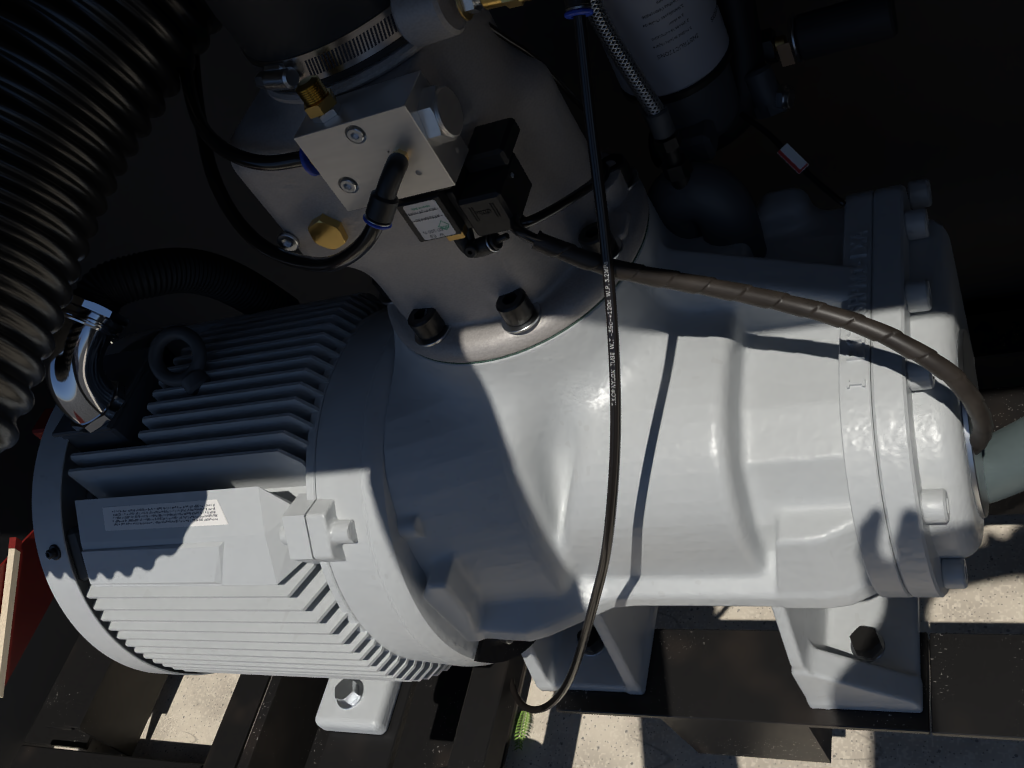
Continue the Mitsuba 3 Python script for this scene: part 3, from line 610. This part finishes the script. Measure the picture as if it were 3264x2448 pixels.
add(Q + '__elbow_fitting', cat(tube([e1, e1 + [0.001, -0.002, -0.010], e1 + [0.006, -0.004, -0.017], e1 + [0.016, -0.004, -0.016]], 0.0068, 20, 0.002), place(cyl(0.0085, 0.014, 0.001, 28), e1 + [0.013, -0.004, -0.016], (1, -0.05, 0.25)),
    place(ring(0.002, 0.0058, 0, 0.012, 0.001, 24), e1 + [0.009, -0.004, -0.012], (0.1, -1, 0.2)), place(cyl(0.0055, 0.016, 0.001, 20), e1 + [0.004, 0.0, -0.012], (0.1, 0.4, 0.9))), 'black_plastic', smooth=40)
add(Q + '__elbow_fitting__steel_ring', place(ring(0.005, 0.0087, 0, 0.0018, 0.0004, 28), e1 + [0.0275, -0.0047, -0.0125], (1, -0.05, 0.25)), 'zinc', smooth=30)
add(Q + '__elbow_fitting__collar', cat(place(cyl(0.0075, 0.003, 0.0006, 28), e1 + [0.0305, -0.0049, -0.0117], (1, -0.05, 0.25)), place(cyl(0.003, 0.012, 0.0006, 20), e1 + [0.0335, -0.005, -0.011], (1, -0.05, 0.25))), 'black_plastic', smooth=30)
tag(Q + '__connector', 'black cable plug with raised mark')

# ------------------------------------------------------------------ cables and tubes
CAB = [(0.343, -0.035, 0.405), (0.353, -0.055, 0.407), (0.369, -0.06, 0.394), (0.41, -0.06, 0.357), (0.451, -0.05, 0.321), (0.499, -0.045, 0.289), (0.538, -0.045, 0.265), (0.568, -0.05, 0.25), (0.598, -0.06, 0.236), (0.622, -0.07, 0.220), (0.643, -0.078, 0.198), (0.655, -0.08, 0.165), (0.658, -0.07, 0.122), (0.652, -0.05, 0.072), (0.638, -0.02, 0.017), (0.63, 0.05, -0.03)]
k = thing('wrapped_cable', 'grey black cable in spiral wrap running right over the end flange', 'cable')
p = spline(CAB, 0.0008); s = np.arange(len(p)) * 0.0008; i0 = 48
saw = (s / 0.030) % 1.0
add(k + '__core', tube(p[:i0 + 30], 0.0045, 16, raw=True), 'nylon_black', smooth=True)
t, u, v = pframes(p); n = 40; a = np.arange(n) * 2 * np.pi / n
ph = (s[:, None] / 0.030 + a[None, :] / (2 * np.pi)) % 1.0
rr = 0.0072 + 0.0011 * ph - 0.0016 * np.exp(-((ph - 0.985) / 0.02) ** 2)
W = (p[:, None] + rr[..., None] * (np.cos(a)[None, :, None] * u[:, None] + np.sin(a)[None, :, None] * v[:, None]))[i0:]
ii, jj = np.meshgrid(np.arange(len(W) - 1), np.arange(n), indexing='ij')
q4 = np.stack([ii * n + jj, ii * n + (jj + 1) % n, (ii + 1) * n + (jj + 1) % n, (ii + 1) * n + jj], -1).reshape(-1, 4)
add(k + '__spiral_wrap', trimesh.Trimesh(W.reshape(-1, 3), np.vstack([q4[:, [0, 1, 2]], q4[:, [0, 2, 3]]]), process=False), 'wrap_plastic', smooth=50)
tg = p[i0]; add(k + '__spiral_wrap__loose_end', tube([tg + [0.002, -0.006, 0.004], tg + [-0.004, -0.009, 0.010], tg + [-0.008, -0.010, 0.017]], np.linspace(0.003, 0.0008, 6), 8, raw=False) if False else hull([tg + [0.004, -0.006, 0.004], tg + [0.010, -0.007, 0.003], tg + [-0.007, -0.009, 0.018], tg + [-0.006, -0.008, 0.0185], tg + [0.005, -0.0075, 0.005]]), 'wrap_plastic')
k = thing('solenoid_cable', 'thin black cable from the solenoid plug up to the dark fitting', 'cable')
add(k, tube([(0.341, -0.04, 0.402), (0.352, -0.044, 0.404), (0.367, -0.028, 0.397), (0.381, 0.0, 0.386), (0.383, 0.04, 0.366), (0.374, 0.08, 0.345)], 0.0042, 14), 'nylon_black', smooth=True)
NYL = [(0.441, 0.034, 0.535), (0.441, 0.03, 0.529), (0.431, -0.01, 0.464), (0.422, -0.045, 0.404), (0.415, -0.07, 0.362), (0.408, -0.104, 0.318), (0.391, -0.138, 0.255), (0.371, -0.165, 0.199), (0.346, -0.186, 0.141), (0.323, -0.192, 0.096), (0.301, -0.198, 0.057), (0.246, -0.206, -0.039), (0.188, -0.206, -0.133), (0.125, -0.198, -0.219), (0.06, -0.18, -0.29), (0.017, -0.155, -0.32), (-0.006, -0.12, -0.324), (-0.017, -0.075, -0.331), (-0.02, 0.0, -0.33)]
k = thing('nylon_tube', 'long thin black tube with white print hanging across the machine in a loop', 'tube')
p = spline(NYL, 0.002); add(k, tube(p, 0.0047, 20, raw=True), 'nylon_black', smooth=True)
# printed line that runs along the tube
def along(path, text, h, s0, facing, r):
    s = np.r_[0, np.cumsum(np.linalg.norm(np.diff(path, axis=0), axis=1))]
    m = meshkit.text_mesh(text, h, 0.00012); v = np.array(m.vertices); q = np.stack([np.interp(s0 - v[:, 0], s, path[:, c]) for c in range(3)], 1)
    tt = np.gradient(path, axis=0); tt /= np.linalg.norm(tt, axis=1, keepdims=True); tq = np.stack([np.interp(s0 - v[:, 0], s, tt[:, c]) for c in range(3)], 1); tq /= np.linalg.norm(tq, axis=1, keepdims=True)
    f0 = np.asarray(facing, float) - tq * (tq @ np.asarray(facing, float))[:, None]; f0 /= np.linalg.norm(f0, axis=1, keepdims=True); g0 = np.cross(f0, -tq)
    an = (v[:, 1] - h / 2) / r; rad = (r + 0.00005 + v[:, 2])[:, None]
    return trimesh.Trimesh(q + rad * (np.cos(an)[:, None] * f0 + np.sin(an)[:, None] * g0), m.faces, process=False)
s_ = np.r_[0, np.cumsum(np.linalg.norm(np.diff(p, axis=0), axis=1))]
sA = s_[np.argmin(np.linalg.norm(p - np.array([0.394, -0.128, 0.268]), axis=1))]
add(k + '__print', along(p, 'T.K.C® NYLON  TUBE  W.T -35c-+120c  W.P. 3.2MPa', 0.0034, sA, (0.05, -0.75, 0.62), 0.0047), 'tube_print')
tag(k + '__print', 'white printed line along the tube')
k = thing('push_fitting', 'blue ringed push-in fitting at the top end of the hanging tube', 'fitting')
d_ = np.array([-0.08, -0.6, -0.75]); d_ /= np.linalg.norm(d_); o = np.array([0.4405, 0.026, 0.5245])
add(k + '__body', cat(place(cyl(0.0095, 0.03, 0.001, 32), o - d_ * 0.036, d_)), 'black_plastic', smooth=30)
add(k + '__steel_ring', place(ring(0.006, 0.0094, 0, 0.0022, 0.0004, 32), o - d_ * 0.0058, d_), 'zinc', smooth=30)
add(k + '__release_ring', place(ring(0.0055, 0.0108, 0, 0.0036, 0.001, 32), o - d_ * 0.0035, d_), 'blue_plastic', smooth=30)
k = thing('brass_fitting', 'row of steel nut and brass unions on the boss at the top of the valve', 'fitting')
o = np.array([0.3605, 0.03, 0.562]); ax_ = np.array([1.0, 0.0, -0.08]); ax_ /= np.linalg.norm(ax_)
add(k + '__washer', place(ring(0.005, 0.0145, 0, 0.0018, 0.0004, 32), o, ax_), 'brass_dull', smooth=30)
add(k + '__steel_nut', cat(place(hexp(0.019, 0.009, 0.1), o + ax_ * 0.002, ax_, 0.3), place(cyl(0.006, 0.008, 0.0006, 28), o + ax_ * 0.011, ax_)), 'zinc', smooth=25)
add(k + '__brass_union', cat(place(cyl(0.0105, 0.018, 0.001, 32), o + ax_ * 0.017, ax_), place(hexp(0.023, 0.012, 0.1), o + ax_ * 0.034, ax_, 0.2), place(rev([(0, 0), (0.0115, 0), (0.0105, 0.003), (0.0115, 0.006), (0.0095, 0.010), (0.0095, 0.028), (0.0105, 0.030), (0.0095, 0.033), (0, 0.033)], 32), o + ax_ * 0.046, ax_)), 'brass', smooth=25)
def straps(path, r, pitch, nstr, key, mat, turns):
    pass
# braided hose
BR = [(0.376, 0.22, 0.456), (0.377, 0.215, 0.419), (0.384, 0.21, 0.379), (0.392, 0.205, 0.342), (0.399, 0.2, 0.312)]
k = thing('braided_hose', 'steel braided hose running down in front of the white oil filter', 'hose')
p = spline([(0.374, 0.225, 0.52)] + BR, 0.001); t, u, v = pframes(p); s = np.arange(len(p)) * 0.001; rb = 0.0082
add(k + '__core', tube(p, rb - 0.0008, 20, raw=True), 'rubber', smooth=True)
st = []
for sg in (1, -1):
    for q in range(7):
        an = sg * s / 0.030 * 2 * np.pi + q * 2 * np.pi / 7
        pp = p + (rb + 0.0002 * sg * np.sin(an * 5)[:, None]) * (np.cos(an)[:, None] * u + np.sin(an)[:, None] * v)
        st.append(tube(pp[::2], 0.0010, 6, raw=True))
add(k + '__braid', cat(*st), 'zinc', smooth=True); labels[k + '__braid'] = {'kind': 'stuff'}
bd_ = np.array([0.0, -0.15, -1.0]); o = np.array(BR[-1])
add(k + '__ferrule', cat(place(cyl(0.0115, 0.028, 0.002, 28), o + [0, 0, 0.004], bd_)), 'dark_casting', smooth=30)
add(k + '__end_fitting', cat(place(hexp(0.024, 0.012, 0.1), o + bd_ * 0.026, bd_), place(cyl(0.009, 0.02, 0.001, 24), o + bd_ * 0.038, bd_), place(hexp(0.026, 0.016, 0.1), o + bd_ * 0.055, bd_, 0.4), place(cyl(0.011, 0.04, 0.001, 24), o + bd_ * 0.07, bd_)), 'black_oxide', smooth=25)
# ------------------------------------------------------------------ oil filter
k = thing('oil_filter', 'white spin-on oil filter canister with upside down printing in the dark at the back', 'filter')
FC = (0.389, 0.33); FR = 0.0625
add(k + '__canister', place(cyl(FR, 0.30, 0.004, 96), (*FC, 0.284)), 'filter_white', smooth=30)
add(k + '__rim', place(ring(0.05, FR + 0.0012, 0.276, 0.2838, 0.001, 96), (*FC, 0)), 'black_oxide', smooth=30)
def wrap(text, h, a_right, z):       # upside down on the canister; text starts at angle a_right
    m = meshkit.text_mesh(text, h, 0.0002); v = np.array(m.vertices); an = a_right - v[:, 0] / FR; r = FR + 0.00015 + v[:, 2]
    return trimesh.Trimesh(np.c_[FC[0] + r * np.cos(an), FC[1] + r * np.sin(an), z - v[:, 1]], m.faces, process=False)
a0_ = math.radians(-44)
TX = [wrap('INSTRUCTIONS', 0.0044, a0_ + 0.06, 0.334), wrap('1.Huilez le joint légère', 0.0030, a0_, 0.345), wrap('2.Vissez la cartouche', 0.0030, a0_, 0.354), wrap('   à la main', 0.0030, a0_, 0.362),
      wrap("3.Remplissez l'huile de", 0.0030, a0_, 0.371), wrap("4.Vérifiez l'étanchéité", 0.0030, a0_, 0.380), wrap('   nécessaire', 0.0030, a0_, 0.388), wrap('INSTRUCTIONS', 0.0044, a0_ + 1.18, 0.334)]
add(k + '__print', cat(*TX), 'ink')
tag(k + '__print', 'black instructions printed upside down')
add(k + '__head', cat(place(rev([(0, 0.20), (0.045, 0.20), (0.052, 0.21), (0.055, 0.262), (0.050, 0.2758), (0, 0.2758)], 64), (*FC, 0)), boxb((0.36, 0.25, 0.20), (0.42, 0.3, 0.235), 0.006)), 'dark_casting', smooth=30)
k = thing('rubber_elbow', 'fat black rubber elbow pipe beside the oil filter', 'pipe')
add(k, tube([(0.455, 0.45, 0.42), (0.452, 0.43, 0.36), (0.449, 0.40, 0.275), (0.446, 0.38, 0.23), (0.437, 0.36, 0.197), (0.412, 0.34, 0.184), (0.377, 0.33, 0.18), (0.33, 0.33, 0.18)], 0.0235, 32), 'rubber', smooth=True)
k = thing('pipe_fitting', 'steel pipe stub with nut and tan paper tag in the dark upper right', 'fitting')
o = np.array([0.437, 0.40, 0.229])
add(k + '__pipe', place(cyl(0.0125, 0.042, 0.001, 32), o, X), 'zinc', smooth=30)
add(k + '__nut', place(hexp(0.034, 0.012, 0.1), o + X * 0.032, X, 0.2), 'black_oxide')
add(k + '__collar', place(cyl(0.008, 0.012, 0.001, 24), o + X * 0.044, X), 'brass_dull', smooth=30)
add(k + '__paper_tag', boxb(o + [0.050, -0.026, -0.014], o + [0.064, -0.025, 0.014], 0.0003), 'cardboard')
add(k + '__flange', cat(place(cyl(0.026, 0.004, 0.001, 48), o + X * 0.066, X)), 'zinc', smooth=30)
add(k + '__hose', place(cyl(0.025, 0.10, 0.003, 48), o + X * 0.0705, X), 'cabinet_paint', smooth=30)
k = thing('ball_valve', 'dull metal valve with hexagon ends in the dark upper right', 'valve')
o = np.array([0.462, 0.352, 0.20])
add(k + '__body', cat(place(cyl(0.016, 0.05, 0.004, 32), o + [0, 0.01, 0.03], (0.15, -0.35, -1)), place(hexp(0.036, 0.014, 0.1), o + [0.006, 0.0, -0.008], (0.15, -0.35, -1))), 'dark_casting', smooth=25)
add(k + '__port', cat(place(cyl(0.011, 0.024, 0.001, 28), o + [0.008, 0, -0.006], (1, -0.3, -0.1)), place(hexp(0.026, 0.008, 0.1), o + [0.018, -0.003, -0.007], (1, -0.3, -0.1))), 'zinc', smooth=25)
k = thing('sensor_cable', 'thin dark cable with a white and red tag behind the compressor', 'cable')
TG = [(0.445, 0.31, 0.212), (0.455, 0.3, 0.207), (0.474, 0.28, 0.199), (0.491, 0.26, 0.185), (0.51, 0.24, 0.168), (0.532, 0.21, 0.162), (0.546, 0.195, 0.155)]
add(k, tube(TG, 0.0032, 12), 'nylon_black', smooth=True)
pa, pb = np.array(TG[3]), np.array(TG[4]); dd = (pb - pa) / np.linalg.norm(pb - pa); up_ = np.cross(dd, [0.2, -0.7, 0.6]); up_ /= np.linalg.norm(up_); nn = np.cross(up_, dd)
if nn[1] > 0: nn = -nn
c_ = lambda a, b, d=0.0: pa + dd * a + up_ * b + nn * (0.0045 + d)
add(k + '__tag', quad_plate([c_(-0.006, -0.007), c_(0.028, -0.007), c_(0.028, 0.007), c_(-0.006, 0.007)], 0.0008, nn), 'white_print')
bsdf('red_ink', (0.5, 0.03, 0.03), rough=0.5)
add(k + '__tag__red_border', cat(quad_plate([c_(-0.006, 0.0030, 0.0009), c_(0.028, 0.0030, 0.0009), c_(0.028, 0.0066, 0.0009), c_(-0.006, 0.0066, 0.0009)], 0.0003, nn), quad_plate([c_(0.0255, -0.0065, 0.0009), c_(0.0275, -0.0065, 0.0009), c_(0.0275, 0.0042, 0.0009), c_(0.0255, 0.0042, 0.0009)], 0.0003, nn)), 'red_ink')
k = thing('thin_wire', 'single thin glossy wire slanting behind the intake valve', 'wire')
add(k, tube([(0.318, 0.115, 0.505), (0.323, 0.12, 0.49), (0.327, 0.13, 0.47), (0.335, 0.14, 0.444), (0.340, 0.16, 0.39), (0.340, 0.19, 0.33)], 0.0028, 10), 'nylon_black', smooth=True)
k = thing('lifting_bracket', 'grey cast bracket with dark fitting behind the valve flange', 'bracket')
add(k + '__body', sdfmesh(lambda x, y, z: smin(smax(sbox(x, y, z, (0.28, 0.055, 0.235), (0.372, 0.105, 0.278), 0.004), 0.7 * (x - 0.372) + 0.7 * (0.055 - y) + 0.012, 0.003) , np.maximum(np.sqrt((x - 0.332) ** 2 + (y - 0.135) ** 2) - 0.032, slab(z, 0.2, 0.30)), 0.012), (0.29, 0.035, 0.205), (0.40, 0.18, 0.305), 0.003), 'valve_paint', smooth=35)
add(k + '__fitting', cat(place(cyl(0.023, 0.004, 0.001, 32), (0.332, 0.135, 0.3005)), place(hexp(0.034, 0.014, 0.1), (0.332, 0.135, 0.3045), (0, 0, 1)), place(cyl(0.014, 0.03, 0.002, 28), (0.332, 0.135, 0.318))), 'black_oxide', smooth=25)
k = thing('separator_pipe', 'thick dark grey cast bend behind the compressor', 'pipe')
add(k, tube([(0.36, 0.21, 0.06), (0.37, 0.205, 0.16), (0.385, 0.20, 0.205), (0.42, 0.195, 0.20), (0.425, 0.19, 0.12), (0.425, 0.19, 0.05)], 0.031, 40), 'dark_casting', smooth=True)

# ------------------------------------------------------------------ corrugated hoses and conduit elbow
def corrugated(pts, R_, pitch, amp, n=96, step=0.0014, cap=True):
    p = spline(pts, step); s = np.r_[0, np.cumsum(np.linalg.norm(np.diff(p, axis=0), axis=1))]; c = np.cos(2 * np.pi * s / pitch)
    return tube(p, R_ + amp * np.sign(c) * np.abs(c) ** 0.7, n, raw=True)
k = thing('corrugated_hose', 'big glossy black corrugated hose sweeping down at the left edge', 'hose')
HOSE = [(-0.02, 0.248, 0.643), (-0.071, 0.142, 0.617), (-0.12, 0.04, 0.593), (-0.152, -0.078, 0.557), (-0.164, -0.205, 0.520), (-0.185, -0.270, 0.506), (-0.265, -0.300, 0.510), (-0.42, -0.315, 0.552)]
add(k, corrugated(HOSE, 0.096, 0.0265, 0.0042), 'hose_plastic', smooth=True)
k = thing('conduit_elbow', 'shiny chrome elbow standing on the motor terminal box', 'elbow')
EL = [(-0.312, -0.044, 0.262), (-0.312, -0.043, 0.286), (-0.309, -0.032, 0.314), (-0.300, -0.009, 0.334), (-0.290, 0.018, 0.343)]
add(k + '__body', tube(EL, 0.0325, 40, 0.002), 'chrome', smooth=True)
dn = np.array(EL[-1]) - np.array(EL[-2]); dn /= np.linalg.norm(dn)
add(k + '__collar', cat(place(rev([(0, 0), (0.035, 0), (0.038, 0.002), (0.038, 0.004), (0.035, 0.006), (0.035, 0.008), (0.0385, 0.010), (0.0385, 0.016), (0.035, 0.018), (0, 0.018)], 48), np.array(EL[-1]) - dn * 0.004, dn), place(hexp(0.074, 0.010, 0.06, n=8), np.array(EL[-1]) + dn * 0.014, dn)), 'chrome', smooth=25)
add(k + '__base_nut', place(hexp(0.066, 0.012, 0.08, n=8), (-0.312, -0.044, 0.2585), (0, 0, 1), 0.2), 'chrome')
k = thing('conduit_hose', 'dark ribbed conduit arching from the chrome elbow behind the motor', 'hose')
e_ = np.array(EL[-1])
add(k, corrugated([e_ + dn * 0.02, e_ + dn * 0.045, (-0.245, 0.085, 0.345), (-0.225, 0.13, 0.305), (-0.215, 0.165, 0.24), (-0.21, 0.19, 0.15)], 0.0275, 0.006, 0.0011, 40, 0.0009), 'rubber', smooth=True)

# ------------------------------------------------------------------ red panel, pipe, sprig
k = thing('red_end_rail', 'dark red painted steel rail left of the fan cowl', 'rail')
add(k, prism([(-0.70, 0.004), (-0.05, 0.004), (-0.05, 0.06), (-0.10, 0.085), (-0.18, 0.105), (-0.70, 0.16)], -0.605, -0.60, 0), 'red_paint')
k = thing('red_bracket', 'small red steel block in the dark behind the corrugated hose', 'bracket')
add(k, boxb((-0.72, 0.07, 0.02), (-0.66, 0.12, 0.11), 0.004), 'red_paint')
k = thing('wooden_batten', 'sunlit pale batten with red end at the left edge', 'batten')
d3 = [(-0.585, -0.127, 0.120), (-0.58, -0.20, 0.10)]
add(k + '__bar', hull([(-0.59 + a, y, 0.5 * (y + 0.142) + 0.103 + c) for a in (-0.007, 0.007) for y in (-0.32, -0.144) for c in (-0.005, 0.005)]), 'tan_wood')
add(k + '__red_end', hull([(-0.59 + a, y, 0.5 * (y + 0.142) + 0.103 + c) for a in (-0.0074, 0.0074) for y in (-0.1435, -0.130) for c in (-0.0054, 0.0054)]), 'red_paint')
k = thing('grey_pipe', 'grey green painted pipe leaving the right end of the compressor', 'pipe')
add(k, tube([(0.54, 0.02, -0.134), (0.60, 0.02, -0.102), (0.634, 0.016, -0.084), (0.681, 0.018, -0.055), (0.75, 0.03, -0.015), (0.9, 0.05, 0.075)], 0.032, 40), 'pipe_paint', smooth=True)
k = thing('green_sprig', 'small bright green fern-like sprig on the concrete', 'plant')
lv = []
for i in range(13):
    f_ = i / 12; c = np.array([-0.141 + 0.005 * f_, -0.058 - 0.062 * f_, ZG + 0.010 + 0.006 * math.sin(f_ * 3)])
    for sg in (-1, 1):
        L0 = 0.013 * (0.6 + 0.8 * math.sin(math.pi * min(0.15 + f_, 0.95))) ; tip = c + np.array([sg * L0, -0.008, 0.004 + 0.002 * rng.uniform(-1, 1)]); md = (c + tip) / 2
        lv.append(hull([c, tip, md + [0, 0.0022, 0.001], md + [0, -0.0022, 0.0012], md + [0, 0, -0.0004]]))
    lv.append(boxb(c - [0.0006, 0.0036, 0.0006], c + [0.0006, 0.0036, 0.0006], 0.0001))
add(k, cat(*lv), 'leaf')
# rails on the ground behind
beam('low black rail on the concrete at the back right', boxb((0.30, 0.52, ZG + 0.001), (1.4, 0.62, -0.50), 0.004))
panel('side_panel', (1.06, -0.40, ZG), (1.09, 0.05, 1.0), 'lower dark panel at the right edge of the enclosure')

# ------------------------------------------------------------------ the photographer, outside the frame
E1 = np.cross([0, 0, 1.0], SUN); E1 /= np.linalg.norm(E1); E2 = np.cross(SUN, E1); W0 = float(CAM @ SUN)
def cap_(P, a, b, ra, rb):
    a, b = np.array(a, float), np.array(b, float); d = b - a; h = np.clip(sum((P[k] - a[k]) * d[k] for k in range(3)) / (d @ d), 0, 1)
    return np.sqrt(sum((P[k] - a[k] - d[k] * h) ** 2 for k in range(3))) - (ra + (rb - ra) * h)
def uvw(f, lo, hi, h):
    m = sdfmesh(f, lo, hi, h); v = np.array(m.vertices); return trimesh.Trimesh(v[:, :1] * E1 + v[:, 1:2] * E2 + (v[:, 2:] + W0) * SUN, m.faces, process=False)
def hand(x, y, z):
    P = (x, y, z); w = 0.03
    ch = [((0.508, -0.245, w), (0.528, -0.262, w), 0.020, 0.020), ((0.498, -0.245, w), (0.501, -0.218, w), 0.0105, 0.0095), ((0.501, -0.218, w), (0.508, -0.201, w), 0.0095, 0.0085), ((0.508, -0.201, w), (0.519, -0.189, w), 0.0085, 0.007),
          ((0.540, -0.245, w), (0.536, -0.220, w), 0.013, 0.0115), ((0.536, -0.220, w), (0.545, -0.199, w), 0.0115, 0.010), ((0.500, -0.262, w), (0.512, -0.262, w - 0.03), 0.010, 0.009), ((0.512, -0.262, w - 0.03), (0.535, -0.262, w - 0.035), 0.009, 0.008),
          ((0.505, -0.272, w), (0.517, -0.272, w - 0.03), 0.009, 0.008), ((0.505, -0.245, w), (0.538, -0.247, w), 0.014, 0.014), ((0.515, -0.265, w), (0.497, -0.300, w + 0.02), 0.026, 0.026),
          ((0.668, -0.245, w), (0.690, -0.225, w), 0.026, 0.026), ((0.655, -0.215, w), (0.645, -0.203, w - 0.02), 0.010, 0.009), ((0.690, -0.215, w), (0.715, -0.195, w), 0.017, 0.014), ((0.660, -0.262, w), (0.640, -0.262, w - 0.025), 0.011, 0.009), ((0.68, -0.24, w), (0.715, -0.29, w + 0.02), 0.028, 0.028)]
    d = None
    for c in ch: d = cap_(P, *c) if d is None else smin(cap_(P, *c), d, 0.007)
    head = cap_(P, (0.775, -0.365, 0.34), (0.765, -0.335, 0.36), 0.070, 0.086)
    nose = cap_(P, (0.730, -0.365, 0.275), (0.74, -0.35, 0.29), 0.012, 0.014)
    neck = cap_(P, (0.785, -0.41, 0.36), (0.79, -0.49, 0.38), 0.055, 0.058)
    return np.minimum(d, smin(smin(head, nose, 0.02), neck, 0.03))
def clothes(x, y, z):
    P = (x, y, z)
    ch = [((0.496, -0.303, 0.05), (0.452, -0.375, 0.10), 0.030, 0.046), ((0.452, -0.375, 0.10), (0.45, -0.50, 0.20), 0.048, 0.056), ((0.45, -0.50, 0.20), (0.64, -0.52, 0.36), 0.056, 0.07),
          ((0.64, -0.53, 0.36), (0.94, -0.55, 0.38), 0.09, 0.09), ((0.94, -0.55, 0.38), (1.0, -0.62, 0.28), 0.07, 0.055), ((1.0, -0.62, 0.28), (0.72, -0.295, 0.06), 0.050, 0.034), ((0.68, -0.60, 0.34), (0.76, -0.86, 0.06), 0.12, 0.13), ((0.90, -0.60, 0.34), (0.88, -0.86, 0.06), 0.12, 0.13),
          ((0.76, -0.86, 0.06), (0.74, -0.98, -0.30), 0.10, 0.07), ((0.88, -0.86, 0.06), (0.94, -0.98, -0.30), 0.10, 0.07)]
    d = None
    for c in ch: d = cap_(P, *c) if d is None else smin(cap_(P, *c), d, 0.03)
    return d
k = thing('person', 'person in dark blue clothes standing in front of the machine with raised hands', 'person')
add(k + '__body', uvw(hand, (0.46, -0.56, -0.03), (0.88, -0.17, 0.48), 0.004), 'skin', smooth=True)
add(k + '__clothes', uvw(clothes, (0.38, -1.10, -0.40), (1.12, -0.24, 0.52), 0.010), 'cloth', smooth=True)
k = thing('phone', 'black phone held up in both hands', 'phone')
pv = np.array(boxb((0.538, -0.272, 0.012), (0.662, -0.210, 0.020), 0.003).vertices)
add(k, hull(pv[:, :1] * E1 + pv[:, 1:2] * E2 + (pv[:, 2:] + W0) * SUN), 'black_plastic')
